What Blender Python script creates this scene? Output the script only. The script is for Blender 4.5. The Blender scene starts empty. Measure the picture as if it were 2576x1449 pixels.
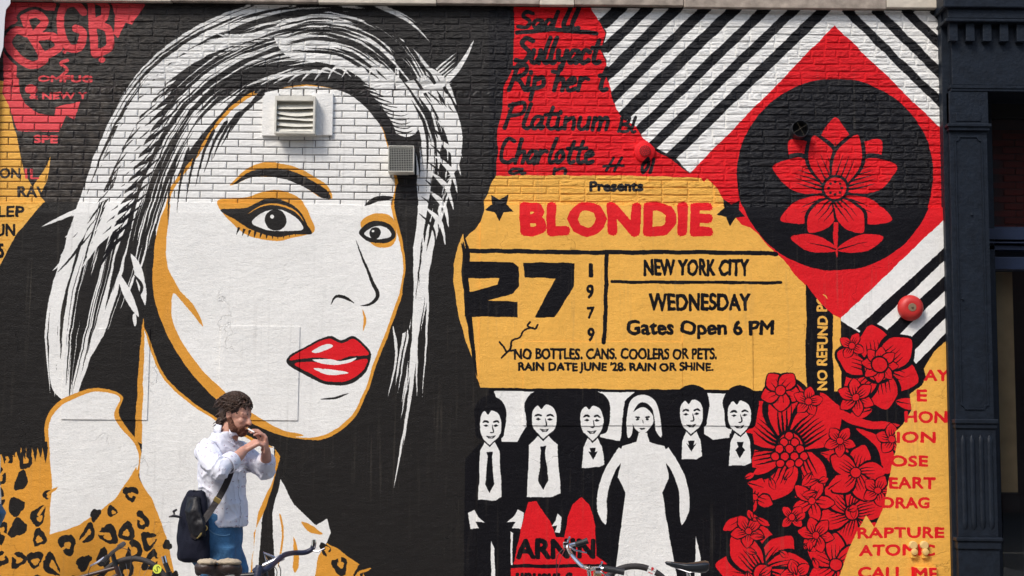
import bpy, bmesh, math, random
import numpy as np
from mathutils import Vector, Matrix, noise as mnoise
R = math.radians
rnd = random.Random(11)
S = bpy.context.scene
COL = S.collection

# ---------------------------------------------------------------- camera
CD, CH = 13.0, 1.60            # distance to the wall, height of the lens
FPX, CX, CY = 3721.0, 1288.0, 724.5   # focal length and centre, in units of a 2576-wide frame
PITCH, ROLL = math.atan((1118 - CY) / FPX), 0.0092
C0 = np.array([0.0, -CD, CH])
fw = np.array([0, math.cos(PITCH), math.sin(PITCH)])
r0 = np.array([1.0, 0, 0]); u0 = np.array([0, -math.sin(PITCH), math.cos(PITCH)])
rt = math.cos(ROLL) * r0 + math.sin(ROLL) * u0
up = -math.sin(ROLL) * r0 + math.cos(ROLL) * u0
cam = bpy.data.cameras.new('camera'); co = bpy.data.objects.new('camera', cam); COL.objects.link(co)
cam.lens = 36 * FPX / 2576; cam.sensor_width = 36; cam.clip_end = 500; cam.clip_start = 0.1
M4 = Matrix(((rt[0], up[0], -fw[0], C0[0]), (rt[1], up[1], -fw[1], C0[1]), (rt[2], up[2], -fw[2], C0[2]), (0, 0, 0, 1)))
co.matrix_world = M4
S.camera = co

def at(px, py, y=0.0):
    """where the line of sight through a picture point meets the plane at depth y"""
    d = fw + rt * (px - CX) / FPX - up * (py - CY) / FPX
    k = (y - C0[1]) / d[1]
    return Vector(C0 + d * k)

# ---------------------------------------------------------------- sky, sun, exposure
W = bpy.data.worlds.new('World'); S.world = W; W.use_nodes = True
nt = W.node_tree
sky = nt.nodes.new('ShaderNodeTexSky'); sky.sky_type = 'NISHITA'; sky.sun_disc = False
SUN_EL, SUN_AZ = R(48), R(-38)      # azimuth measured from the camera side (-y) towards +x
sd = Vector((math.sin(SUN_AZ) * math.cos(SUN_EL), -math.cos(SUN_AZ) * math.cos(SUN_EL), math.sin(SUN_EL)))
sky.sun_elevation = SUN_EL; sky.sun_rotation = math.atan2(sd.x, sd.y)
sky.air_density = 1.2; sky.dust_density = 2.5; sky.ozone_density = 1.0
nt.links.new(sky.outputs[0], nt.nodes['Background'].inputs[0])
nt.nodes['Background'].inputs[1].default_value = 0.12
sl = bpy.data.lights.new('sun', 'SUN'); sl.energy = 1.5; sl.angle = R(16); sl.color = (1.0, 0.95, 0.88)
so = bpy.data.objects.new('sun', sl); COL.objects.link(so)
so.rotation_euler = sd.to_track_quat('Z', 'Y').to_euler(); so.location = (-6, -8, 12)
S.view_settings.view_transform = 'Standard'; S.view_settings.look = 'None'
S.view_settings.gamma = 1; S.view_settings.use_curve_mapping = False
S.view_settings.exposure = 0.78

# ---------------------------------------------------------------- small helpers
def tag(o, label=None, cat=None, group=None, kind=None):
    if label: o['label'] = label
    if cat: o['category'] = cat
    if group: o['group'] = group
    if kind: o['kind'] = kind
    return o

def empty(name, loc=(0, 0, 0), rz=0.0, **k):
    o = bpy.data.objects.new(name, None); COL.objects.link(o)
    o.location = loc; o.rotation_euler = (0, 0, rz); o.empty_display_size = 0.1
    return tag(o, **k)

def srgb(r, g, b):
    f = lambda c: ((c / 255 + 0.055) / 1.055) ** 2.4 if c > 10 else c / 255 / 12.92
    return (f(r), f(g), f(b))

def mat(name, col, rough=0.6, metal=0.0, bump=0.0, bscale=60.0, var=0.0, vscale=8.0, spec=0.5, detail=6.0, coat=0.0):
    m = bpy.data.materials.new(name); m.use_nodes = True
    n = m.node_tree.nodes; l = m.node_tree.links; b = n['Principled BSDF']
    b.inputs['Base Color'].default_value = (*col, 1); b.inputs['Roughness'].default_value = rough
    b.inputs['Metallic'].default_value = metal; b.inputs['Specular IOR Level'].default_value = spec
    if coat: b.inputs['Coat Weight'].default_value = coat
    tc = n.new('ShaderNodeTexCoord')
    if var:
        t = n.new('ShaderNodeTexNoise'); t.inputs['Scale'].default_value = vscale; t.inputs['Detail'].default_value = 8
        l.new(tc.outputs['Object'], t.inputs[0])
        mr = n.new('ShaderNodeMapRange'); mr.inputs[1].default_value = 0.3; mr.inputs[2].default_value = 0.7
        mr.inputs[3].default_value = 1 - var; mr.inputs[4].default_value = 1 + var
        l.new(t.outputs[0], mr.inputs[0])
        mx = n.new('ShaderNodeVectorMath'); mx.operation = 'SCALE'; mx.inputs[0].default_value = col
        l.new(mr.outputs[0], mx.inputs['Scale']); l.new(mx.outputs[0], b.inputs['Base Color'])
    if bump:
        t2 = n.new('ShaderNodeTexNoise'); t2.inputs['Scale'].default_value = bscale; t2.inputs['Detail'].default_value = detail
        l.new(tc.outputs['Object'], t2.inputs[0])
        bp = n.new('ShaderNodeBump'); bp.inputs['Strength'].default_value = bump; bp.inputs['Distance'].default_value = 0.01
        l.new(t2.outputs[0], bp.inputs['Height']); l.new(bp.outputs[0], b.inputs['Normal'])
    return m

class MB:
    """collects verts and faces, builds one mesh object"""
    def __init__(s): s.v = []; s.f = []
    def add(s, vs, fs):
        b = len(s.v); s.v += [tuple(v) for v in vs]; s.f += [tuple(i + b for i in f) for f in fs]; return s
    def box(s, x0, x1, y0, y1, z0, z1, bev=0.0):
        if bev <= 0:
            return s.add([(x0, y0, z0), (x1, y0, z0), (x1, y1, z0), (x0, y1, z0), (x0, y0, z1), (x1, y0, z1), (x1, y1, z1), (x0, y1, z1)],
                  [(0, 1, 5, 4), (1, 2, 6, 5), (2, 3, 7, 6), (3, 0, 4, 7), (4, 5, 6, 7), (3, 2, 1, 0)])
        bm = bmesh.new(); bmesh.ops.create_cube(bm, size=1)
        for v in bm.verts:
            v.co = Vector((x0 if v.co.x < 0 else x1, y0 if v.co.y < 0 else y1, z0 if v.co.z < 0 else z1))
        bmesh.ops.bevel(bm, geom=bm.edges[:], offset=bev, segments=2, affect='EDGES', profile=0.5)
        bm.verts.index_update()
        s.add([v.co for v in bm.verts], [[v.index for v in f.verts] for f in bm.faces]); bm.free(); return s
    def tube(s, pts, rad, n=10, cap=True):
        pts = [Vector(p) for p in pts]; k = len(pts)
        rads = rad if isinstance(rad, (list, tuple)) else [rad] * k
        vs = []; fs = []; ref = None
        for i, p in enumerate(pts):
            t = (pts[min(i + 1, k - 1)] - pts[max(i - 1, 0)]).normalized()
            if ref is None:
                ref = Vector((0, 0, 1)) if abs(t.z) < 0.9 else Vector((1, 0, 0))
            a = t.cross(ref).normalized(); b = a.cross(t).normalized(); ref = b
            for j in range(n):
                th = 2 * math.pi * j / n
                vs.append(p + a * (math.cos(th) * rads[i]) + b * (math.sin(th) * rads[i]))
        for i in range(k - 1):
            for j in range(n):
                fs.append((i * n + j, i * n + (j + 1) % n, (i + 1) * n + (j + 1) % n, (i + 1) * n + j))
        if cap: fs += [tuple(range(n))[::-1], tuple((k - 1) * n + j for j in range(n))]
        return s.add(vs, fs)
    def lathe(s, prof, c, axis='y', n=32):
        """prof: (radius, distance along axis) list"""
        vs = []; fs = []; c = Vector(c)
        for r_, h in prof:
            for j in range(n):
                th = 2 * math.pi * j / n; a, b = r_ * math.cos(th), r_ * math.sin(th)
                vs.append(c + (Vector((a, h, b)) if axis == 'y' else Vector((a, b, h)) if axis == 'z' else Vector((h, a, b))))
        for i in range(len(prof) - 1):
            for j in range(n):
                fs.append((i * n + j, i * n + (j + 1) % n, (i + 1) * n + (j + 1) % n, (i + 1) * n + j))
        return s.add(vs, fs)
    def torus(s, c, rm, rs, axis='y', n=40, m=10, a0=0, a1=2 * math.pi):
        full = abs(a1 - a0 - 2 * math.pi) < 1e-6; vs = []; fs = []; c = Vector(c); k = n if full else n + 1
        for i in range(k):
            th = a0 + (a1 - a0) * i / n
            for j in range(m):
                ph = 2 * math.pi * j / m; rr = rm + rs * math.cos(ph); h = rs * math.sin(ph)
                a, b = rr * math.cos(th), rr * math.sin(th)
                vs.append(c + (Vector((a, h, b)) if axis == 'y' else Vector((a, b, h))))
        for i in range(n):
            for j in range(m):
                i2 = (i + 1) % k
                fs.append((i * m + j, i * m + (j + 1) % m, i2 * m + (j + 1) % m, i2 * m + j))
        return s.add(vs, fs)
    def build(s, name, m=None, parent=None, smooth=False, xf=None, flip=True):
        me = bpy.data.meshes.new(name)
        vs = s.v if xf is None else [tuple(xf @ Vector(v)) for v in s.v]
        me.from_pydata(vs, [], s.f)
        if flip:
            bm = bmesh.new(); bm.from_mesh(me); bmesh.ops.recalc_face_normals(bm, faces=bm.faces[:]); bm.to_mesh(me); bm.free()
        me.update()
        if smooth:
            me.polygons.foreach_set('use_smooth', [True] * len(me.polygons))
            try: me.set_sharp_from_angle(angle=R(40))
            except Exception: pass
        o = bpy.data.objects.new(name, me); COL.objects.link(o)
        if m: me.materials.append(m)
        if parent: o.parent = parent
        return o
# ---------------------------------------------------------------- the painted picture (flat paint), drawn into an image in wall metres
TX0, TX1, TZ0, TZ1, TD = -4.75, 4.05, 0.0, 5.8, 400.0
TWd, THt = int((TX1 - TX0) * TD), int((TZ1 - TZ0) * TD)
IMG = np.zeros((THt, TWd, 3), np.float32)      # row 0 = bottom

def to_tex(pts):
    p = np.asarray(pts, float)
    d = fw[None] + rt[None] * ((p[:, :1] - CX) / FPX) - up[None] * ((p[:, 1:2] - CY) / FPX)
    k = (-C0[1]) / d[:, 1:2]
    q = C0[None] + d * k
    return np.stack([(q[:, 0] - TX0) * TD, (q[:, 2] - TZ0) * TD], 1)

def fill_tex(col, polys):
    """even-odd fill of polygons given in texture pixels"""
    allp = np.concatenate(polys)
    x0, y0 = np.floor(allp.min(0)).astype(int) - 1; x1, y1 = np.ceil(allp.max(0)).astype(int) + 1
    X0, Y0, X1, Y1 = x0, max(y0, 0), x1, min(y1, THt)
    w, h = X1 - X0 + 1, Y1 - Y0
    if h <= 0 or w <= 0 or X1 < 0 or X0 >= TWd: return
    tog = np.zeros((h, w + 1), np.int32)
    for p in polys:
        a = p; b = np.roll(p, -1, 0)
        for (ax, ay), (bx, by) in zip(a, b):
            if ay == by: continue
            if ay > by: ax, ay, bx, by = bx, by, ax, ay
            r0_ = max(int(math.ceil(ay - 0.5)), Y0); r1_ = min(int(math.ceil(by - 0.5)), Y1)
            if r1_ <= r0_: continue
            rows = np.arange(r0_, r1_)
            xs = ax + (rows + 0.5 - ay) * (bx - ax) / (by - ay)
            ci = np.clip(np.ceil(xs - 0.5).astype(int) - X0, 0, w)
            np.add.at(tog, (rows - Y0, ci), 1)
    m = (np.cumsum(tog, 1)[:, :w] % 2).astype(bool)
    sx0, sx1 = max(X0, 0), min(X0 + w, TWd)
    if sx1 <= sx0: return
    IMG[Y0:Y1, sx0:sx1][m[:, sx0 - X0:sx1 - X0]] = col

def cat(pts, closed=True, k=8):
    p = np.asarray(pts, float); n = len(p); out = []
    rng = range(n) if closed else range(n - 1)
    for i in rng:
        g = (lambda j: p[j % n]) if closed else (lambda j: p[min(max(j, 0), n - 1)])
        p0, p1, p2, p3 = g(i - 1), g(i), g(i + 1), g(i + 2)
        for j in range(k):
            t = j / k
            out.append(0.5 * ((2 * p1) + (p2 - p0) * t + (2 * p0 - 5 * p1 + 4 * p2 - p3) * t * t + (3 * p1 - p0 - 3 * p2 + p3) * t ** 3))
    if not closed: out.append(p[-1])
    return np.array(out)

def P(col, pts, smooth=False):
    q = cat(pts) if smooth else np.asarray(pts, float)
    fill_tex(col, [to_tex(q)])

def stroke(col, pts, w, taper=(0, 0), smooth=True, k=8, profile=None):
    """a brush stroke: w in picture units; taper = share of the length drawn out to a point at each end"""
    q = cat(pts, False, k) if smooth and len(pts) > 2 else np.asarray(pts, float)
    if len(q) == 2: q = q[0] + (q[1] - q[0]) * np.linspace(0, 1, 12)[:, None]
    d = np.gradient(q, axis=0); d /= (np.linalg.norm(d, axis=1)[:, None] + 1e-9)
    nn = np.stack([-d[:, 1], d[:, 0]], 1); s = np.linspace(0, 1, len(q))
    ww = np.ones(len(q))
    if taper[0]: ww *= np.clip(s / taper[0], 0, 1) ** 0.8
    if taper[1]: ww *= np.clip((1 - s) / taper[1], 0, 1) ** 0.8
    if profile is not None: ww *= np.interp(s, *profile)
    a = q + nn * (ww * w / 2)[:, None]; b = q - nn * (ww * w / 2)[:, None]
    ta, tb = to_tex(a), to_tex(b)
    # quads one by one, so self-overlap does not cancel
    if taper == (0, 0) and profile is None:
        for c_ in (q[0], q[-1]): disc(col, c_[0], c_[1], w / 2, w / 2, 16)
        for i in range(len(q) - 1): fill_tex(col, [np.array([ta[i], ta[i + 1], tb[i + 1], tb[i]])])
        for c_ in q[1:-1:3]: disc(col, c_[0], c_[1], w / 2, w / 2, 12)
    else:
        fill_tex(col, [np.concatenate([ta, tb[::-1]])])

def disc(col, x, y, rx, ry, n=64, rot=0):
    t = np.linspace(0, 2 * math.pi, n, endpoint=False); c, s_ = math.cos(rot), math.sin(rot)
    ex, ey = rx * np.cos(t), ry * np.sin(t)
    P(col, np.stack([x + ex * c - ey * s_, y + ex * s_ + ey * c], 1))

_tc = bpy.data.curves.new('lettering', 'FONT'); _to = bpy.data.objects.new('lettering', _tc); COL.objects.link(_to)
def text(col, s_, x0, y0, x1, y1, off=0.02, shear=0.0, rot90=False, spacing=1.0, wob=0.0):
    """lettering fitted to a picture box; off thickens it like a fuller brush"""
    _tc.body = s_; _tc.offset = 0; _tc.shear = shear; _tc.space_character = spacing; _tc.resolution_u = 4
    dg = bpy.context.evaluated_depsgraph_get(); dg.update()
    me = _to.evaluated_get(dg).to_mesh(); me.calc_loop_triangles()
    v = np.array([(a.co.x, a.co.y) for a in me.vertices]); tri = [tuple(t.vertices) for t in me.loop_triangles]
    r_ = off * 1.6 * ((x1 - x0) if rot90 else (y1 - y0)); x0 += r_; x1 -= r_; y0 += r_; y1 -= r_
    lo, hi = v.min(0), v.max(0); u = (v - lo) / (hi - lo)
    if rot90: q = np.stack([x0 + (1 - u[:, 1]) * (x1 - x0), y1 - u[:, 0] * (y1 - y0)], 1)
    else: q = np.stack([x0 + u[:, 0] * (x1 - x0), y1 - u[:, 1] * (y1 - y0)], 1)
    if wob:
        q[:, 0] += wob * np.sin(q[:, 1] * 0.31 + q[:, 0] * 0.05); q[:, 1] += wob * np.sin(q[:, 0] * 0.17 + 1)
    for k in range(9):
        a_ = k * math.pi / 4; dx, dy = (r_ * math.cos(a_), r_ * math.sin(a_)) if k < 8 else (0, 0)
        t = to_tex(q + np.array([dx, dy]))
        for a, b, c in tri: fill_tex(col, [t[[a, b, c]]])
    _to.evaluated_get(dg).to_mesh_clear()

K = (0.0045, 0.0042, 0.006); KW = (0.0155, 0.0135, 0.0130)
WH = (0.80, 0.79, 0.76); RD = (0.68, 0.006, 0.012); RP = (0.74, 0.075, 0.085)
YL = (0.80, 0.42, 0.075); OR = (0.68, 0.30, 0.035)
IMG[:] = K
P(KW, [(-80, -60), (1230, -60), (1230, 1600), (-80, 1600)])

# --- left margin: yellow lyric sheet, red scrawled club name
P(YL, [(-80, 180), (8, 205), (30, 300), (45, 360), (62, 440), (88, 480), (112, 508), (88, 535), (40, 595), (-10, 690), (-80, 720)])
P(YL, [(126, 392), (122, 430), (112, 470), (96, 500), (80, 470), (108, 430)])
text(K, 'ON', -2, 423, 51, 450, .03); text(RP, 'IL', 62, 424, 98, 450, .01)
text(K, 'RAV', 42, 468, 118, 497, .03); text(K, 'LEP', -4, 519, 62, 547, .03); text(K, 'UN', -10, 564, 40, 595, .03)
stroke(OR, [(-20, 514), (95, 512)], 2.5); stroke(OR, [(-20, 558), (60, 556)], 2.5); stroke(OR, [(-20, 606), (28, 604)], 2.5)
text(K, '5', -4, 614, 12, 650, .04)
P(RP, [(14, -40), (205, -40), (175, 10), (150, 30), (70, 20), (38, 60), (20, 110), (8, 60)])
P(RP, [(10, 185), (34, 187), (46, 200), (48, 232), (62, 262), (96, 286), (135, 292), (140, 270), (202, 254), (186, 300), (165, 290), (148, 331), (44, 330), (20, 262), (4, 235)])
P(RP, [(8, 90), (28, 100), (42, 160), (40, 200), (8, 205)])
CLUB = ([(112, 150), (80, 165), (45, 145), (20, 108), (38, 78), (64, 84)],
            [(60, 44), (76, 86), (106, 138)], [(60, 44), (94, 36), (112, 58), (88, 90), (134, 92), (146, 122), (104, 142)],
            [(208, 30), (186, 8), (158, 20), (152, 70), (170, 118), (200, 118), (208, 82), (190, 72)],
            [(228, -6), (232, 60), (238, 134)], [(228, -4), (262, 10), (262, 44), (236, 58), (270, 74), (274, 118), (240, 136)])
for pts in CLUB:
    stroke(KW, pts, 36)
for pts in CLUB: stroke(RP, pts, 20)
P(RP, [(262, -40), (376, -40), (366, 10), (346, 40), (330, 62), (316, 56), (296, 96), (284, 84), (290, 40)])
disc(RP, 256, 150, 8, 8); disc(RP, 162, 130, 5, 5)
stroke(RP, [(170, 152), (152, 160), (168, 176), (154, 192), (164, 196)], 8)
text(RP, 'OMFUG', 94, 190, 232, 208, .05); text(RP, '& NEW Y', 72, 232, 220, 250, .04); text(RP, 'SPE', 84, 340, 146, 360, .04)
disc(RP, 78, 225, 16, 12)

# --- portrait of a woman: a plain stand-in, light hair swept left, face turned to the right
def lerp_guides(A, B, t):
    A, B = np.asarray(A, float), np.asarray(B, float); return A * (1 - t) + B * t
def hair(A, B, n, wmin, wmax, col=WH, seg=(0.45, 0.9), jit=5, seed=1):
    rr = random.Random(seed)
    for i in range(n):
        t = (i + rr.random() * 0.8) / n
        g = cat(lerp_guides(A, B, t), False, 10)
        a = rr.uniform(0, 0.95 - seg[0]); b = min(1.0, a + rr.uniform(*seg))
        q = g[int(a * (len(g) - 1)):int(b * (len(g) - 1)) + 1]
        if len(q) < 4: continue
        q = q + np.array([rr.uniform(-jit, jit), rr.uniform(-jit, jit)])
        stroke(col, q, rr.uniform(wmin, wmax), (0.35, 0.5), smooth=False)
HO = [(930, 40), (760, 22), (560, 80), (390, 200), (280, 370), (200, 600), (150, 800), (150, 1010)]
HI = [(960, 190), (820, 160), (660, 190), (520, 290), (440, 430), (400, 560), (360, 720), (250, 960)]
# body of the hair
P(WH, [(560, 110), (740, 50), (900, 60), (960, 120), (820, 150), (640, 210), (560, 280), (470, 390), (420, 520), (390, 620), (370, 760), (330, 810), (300, 900), (265, 1000), (170, 1010), (128, 960), (130, 820), (170, 640), (230, 500), (290, 360), (400, 210)], True)
hair(HO, HI, 46, 5, 15, KW, (0.18, 0.42), 10, 3)
hair(HO, HI, 60, 3, 9, KW, (0.15, 0.35), 14, 4)
hair([(940, 20), (740, 0), (540, 50), (360, 170), (250, 350), (170, 600), (120, 800), (130, 980)], HO, 20, 6, 15, WH, (0.2, 0.45), 8, 5)
hair(HO, HI, 30, 3, 7, WH, (0.2, 0.4), 10, 9)
hair(HO, HI, 26, 6, 18, KW, (0.14, 0.26), 10, 29)
# left tips
for i in range(15):
    y = 215 + i * 30; x = 395 - i * 11
    stroke(WH, [(x + 70, y - 74), (x + 8, y - 24), (x - 34, y + 40)], 15, (0.4, 0.6))
    stroke(K, [(x + 96, y - 60), (x + 44, y - 14), (x + 8, y + 44)], 10, (0.5, 0.5))
stroke(WH, [(300, 470), (210, 525), (104, 572)], 22, (0.2, 0.9))
LE = cat([(640, 84), (540, 118), (450, 168), (372, 244), (310, 340), (262, 440), (222, 530), (180, 640)], False, 6)
rl = random.Random(31)
for i in range(1, len(LE) - 1):
    t = LE[i + 1] - LE[i - 1]; t /= np.linalg.norm(t); nrm_ = np.array([-t[1], t[0]]) * (1 if -t[1] < 0 else -1)
    a = LE[i] - t * 60 - nrm_ * 16; b = LE[i] + t * 20 + nrm_ * rl.uniform(2, 10); c = LE[i] + t * rl.uniform(60, 85) + nrm_ * rl.uniform(14, 34)
    stroke(WH, [a, b, c], rl.uniform(9, 17), (0.3, 0.6))
    if i % 2: stroke(KW, [a - nrm_ * 14, b - nrm_ * 10, c - nrm_ * 12], rl.uniform(4, 8), (0.4, 0.6))
# crown waves to the right
RO = [(800, 30), (960, 50), (1080, 150), (1150, 300), (1130, 470), (1080, 640), (1060, 820), (1010, 1080)]
RI = [(760, 110), (880, 130), (990, 210), (1030, 330), (1046, 450), (1050, 560), (1030, 720), (1000, 940)]
P(WH, [(700, 60), (860, 30), (960, 90), (1010, 180), (1080, 250), (1050, 300), (960, 240), (860, 170), (720, 140)], True)
hair(RO, RI, 30, 6, 15, WH, (0.25, 0.5), 8, 6)
hair([(760, 20), (900, 10), (1000, 60), (1070, 160), (1100, 260)], [(720, 130), (840, 140), (930, 190), (1000, 250), (1060, 330)], 28, 4, 10, KW, (0.3, 0.6), 6, 7)
for i in range(13):
    stroke(WH, [(900 + i * 6, 190 + i * 11), (990 + i * 4, 215 + i * 10), (1075 + i * 3, 190 + i * 9 - i * i * .5), (1150 - i * 2, 130 + i * 13)], 11, (0.4, 0.6))
hair([(640, 60), (800, 20), (940, 60), (1040, 150)], [(640, 140), (780, 100), (900, 120), (1000, 200)], 34, 4, 9, KW, (0.2, 0.45), 6, 17)
hair([(1000, 60), (1090, 150), (1150, 280), (1150, 430), (1100, 600)], [(1000, 210), (1060, 300), (1090, 400), (1080, 520), (1060, 640)], 26, 5, 12, KW, (0.25, 0.5), 5, 18)
hair([(700, 30), (860, 6), (1000, 40), (1090, 120)], [(700, 20), (860, -4), (1010, 30), (1110, 110)], 4, 5, 9, WH, (0.4, 0.6), 5, 19)
for i in range(9):
    a = 0.2 + i * .11; x, y = 1128 + 18 * math.sin(i * .5), 200 + i * 44
    stroke(WH, [(x - 46, y - 30), (x - 6, y + 10), (x + 22 - i * 2, y + 66)], 13, (0.35, 0.6)); stroke(KW, [(x - 62, y - 14), (x - 24, y + 24), (x - 4 - i * 2, y + 76)], 7, (0.4, 0.6))
stroke(WH, [(1040, 240), (1120, 205), (1168, 150), (1192, 100)], 22, (0.3, 0.9))
for i in range(7):
    stroke(WH, [(1070 + i * 8, 240 + i * 3), (1120 + i * 6, 320), (1138 + i * 2, 420), (1116 + i * 2, 500 - i * 14)], 9, (0.3, 0.6))
for (a, b, w) in (((1010, 600), (1048, 1000), 14), ((1036, 640), (1016, 1120), 15), ((1052, 700), (990, 1230), 13), ((990, 820), (975, 1000), 8), ((1060, 560), (1062, 1000), 9)):
    stroke(WH, [a, ((a[0] + b[0]) / 2 + 14, (a[1] + b[1]) / 2), b], w, (0.3, 0.8))
for (a, b) in (((1024, 700), (1030, 900)), ((1040, 740), (1024, 980))):
    stroke(KW, [a, b], 5, (0.4, 0.5))
# ear zone, neck shadow, back of head
P(KW, [(392, 560), (350, 700), (290, 800), (230, 900), (196, 1000), (300, 992), (345, 1110), (362, 1000), (366, 820), (420, 960), (560, 1062), (700, 1120), (880, 1095), (900, 1150), (700, 1210), (660, 1100), (430, 940), (400, 760)])
# shoulders, collar and neck
P(OR, [(362, 800), (372, 860), (362, 1120), (340, 1110), (352, 900)])
P(OR, [(185, 992), (250, 976), (310, 996), (302, 1046), (352, 1122), (352, 1190), (290, 1264), (120, 1352), (122, 1220), (114, 1080), (140, 1020)], True)
P(WH, [(196, 1000), (250, 986), (303, 1000), (290, 1052), (344, 1126), (346, 1186), (290, 1256), (200, 1322), (128, 1345), (132, 1220), (124, 1084), (148, 1028)], True)
P(WH, [(366, 830), (400, 930), (480, 1010), (600, 1080), (690, 1120), (694, 1190), (668, 1270), (660, 1300), (640, 1600), (470, 1600), (420, 1360), (352, 1200), (358, 1120)])
# face
FACE = [(420, 540), (440, 470), (500, 390), (560, 300), (640, 240), (760, 218), (850, 226), (920, 264), (962, 330), (984, 410), (992, 470), (984, 520), (1000, 590), (1014, 660), (1006, 730), (984, 800), (962, 860), (934, 930), (918, 980), (886, 1044), (830, 1088), (764, 1102), (690, 1084), (610, 1034), (530, 966), (466, 880), (424, 790), (404, 700), (402, 610)]
P(OR, [(x + (x - 700) * 0.028, y + (y - 660) * 0.022) for x, y in FACE], True)
P(WH, FACE, True)
P(OR, [(408, 540), (428, 520), (418, 640), (446, 720), (488, 770), (512, 822), (466, 770), (436, 740), (438, 820), (500, 920), (590, 1006), (690, 1072), (764, 1096), (690, 1094), (590, 1040), (500, 960), (430, 860), (388, 740), (390, 620)], True)
stroke(KW, [(372, 812), (420, 930), (510, 1010), (620, 1078), (720, 1116), (800, 1122), (890, 1100)], 34, (0.15, 0.2))
stroke(OR, [(366, 824), (412, 946), (506, 1030), (612, 1094), (690, 1128)], 7, (0.1, 0.1))
P(KW, [(1000, 462), (1030, 520), (1040, 700), (1030, 820), (1000, 830), (1012, 730), (1020, 660), (1008, 590), (992, 520)], True)
# forelock of hair across the temple
P(KW, [(640, 236), (700, 196), (800, 170), (900, 210), (980, 300), (1010, 400), (1004, 466), (986, 400), (960, 322), (910, 262), (850, 226), (760, 214)], True)
for i in range(9):
    stroke(KW, [(700 - i * 32, 214 + i * 22), (650 - i * 28, 240 + i * 30), (600 - i * 22, 300 + i * 34)], 12 - i * .5, (0.1, 0.8))
for i in range(12):
    stroke(WH, [(620 + i * 34, 218 - i * 3), (668 + i * 30, 180 - i * 2 + abs(i - 6) * 3), (740 + i * 24, 170 + i * 4)], 8, (0.5, 0.5))
# brows
stroke(OR, [(578, 466), (640, 430), (720, 432), (790, 466), (836, 500)], 36, (0.35, 0.15))
stroke(KW, [(584, 464), (640, 436), (716, 438), (786, 470), (832, 500)], 24, (0.45, 0.12))
stroke(KW, [(916, 520), (950, 500), (990, 498)], 13, (0.3, 0.3))
# near eye
P(OR, [(546, 508), (620, 496), (690, 478), (752, 498), (782, 548), (790, 584), (740, 600), (680, 606), (610, 584)], True)
P(KW, [(556, 528), (620, 524), (680, 498), (742, 520), (774, 566), (784, 590), (740, 592), (690, 596), (640, 582), (596, 556)], True)
for i in range(12):
    x = 602 + i * 14; stroke(KW, [(x, 572 + 14 * math.sin(i / 3.6)), (x - 7 + i, 592 + 11 * math.sin(i / 3.6))], 7, (0, 0.95))
P(WH, [(634, 560), (666, 534), (704, 528), (742, 546), (764, 578), (714, 582), (664, 578)], True)
disc(KW, 694, 554, 27, 27); disc(WH, 686, 546, 5, 5)
stroke(OR, [(622, 540), (678, 514), (736, 528), (766, 560)], 5, (0.4, 0.4))
# far eye
P(OR, [(906, 566), (940, 540), (984, 546), (998, 590), (984, 622), (940, 618)], True)
P(KW, [(902, 586), (936, 558), (980, 566), (996, 592), (976, 612), (930, 610)], True)
P(WH, [(916, 590), (944, 570), (976, 578), (984, 596), (950, 604)], True)
disc(KW, 944, 588, 14, 16); disc(WH, 939, 582, 3, 3)
# nose
stroke(KW, [(894, 604), (912, 650), (938, 712), (950, 742), (934, 764), (906, 772)], 10, (0.5, 0.3))
stroke(KW, [(832, 768), (846, 748), (872, 752), (892, 764)], 8, (0.4, 0.4))
stroke(OR, [(912, 780), (918, 806), (914, 834)], 7, (0.4, 0.4))
# lips, closed
P(KW, [(720, 908), (770, 872), (826, 846), (858, 856), (890, 846), (922, 872), (934, 896), (920, 936), (882, 966), (826, 968), (768, 944)], True)
P(RD, [(728, 906), (776, 874), (826, 852), (858, 864), (890, 853), (917, 876), (926, 894), (880, 898), (850, 906), (800, 900)], True)
P(RD, [(742, 916), (800, 912), (850, 918), (922, 904), (912, 934), (876, 958), (826, 960), (776, 938)], True)
P(WH, [(790, 928), (836, 930), (876, 940), (830, 944)], True)
P(WH, [(786, 884), (822, 866), (838, 872), (806, 888)], True)
stroke(KW, [(806, 1004), (846, 1000), (880, 990)], 6, (0.4, 0.4))
P(WH, [(788, 906), (830, 903), (860, 909), (896, 901), (884, 912), (850, 918), (808, 914)], True)
# earring and ear
stroke(WH, [(300, 690), (322, 740), (350, 800)], 22, (0.4, 0.4)); stroke(WH, [(330, 640), (352, 690), (366, 770)], 20, (0.4, 0.3))
stroke(KW, [(338, 690), (358, 720), (346, 756)], 8, (0.4, 0.4)); disc(WH, 340, 806, 5, 16)
# dress and lapels under the chin
P(OR, [(694, 1130), (706, 1150), (672, 1270), (640, 1340), (628, 1600), (610, 1600), (650, 1290), (690, 1200)])
P(WH, [(706, 1206), (740, 1270), (796, 1322), (824, 1304), (832, 1340), (806, 1400), (790, 1480), (780, 1600), (700, 1600), (690, 1400), (686, 1290)])
stroke(OR, [(758, 1312), (782, 1330), (812, 1344)], 16, (0.4, 0.4))
stroke(OR, [(704, 1290), (712, 1350), (700, 1430)], 5, (0.1, 0.3)); stroke(OR, [(740, 1350), (746, 1400), (742, 1440)], 14, (0.5, 0.2))

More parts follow.
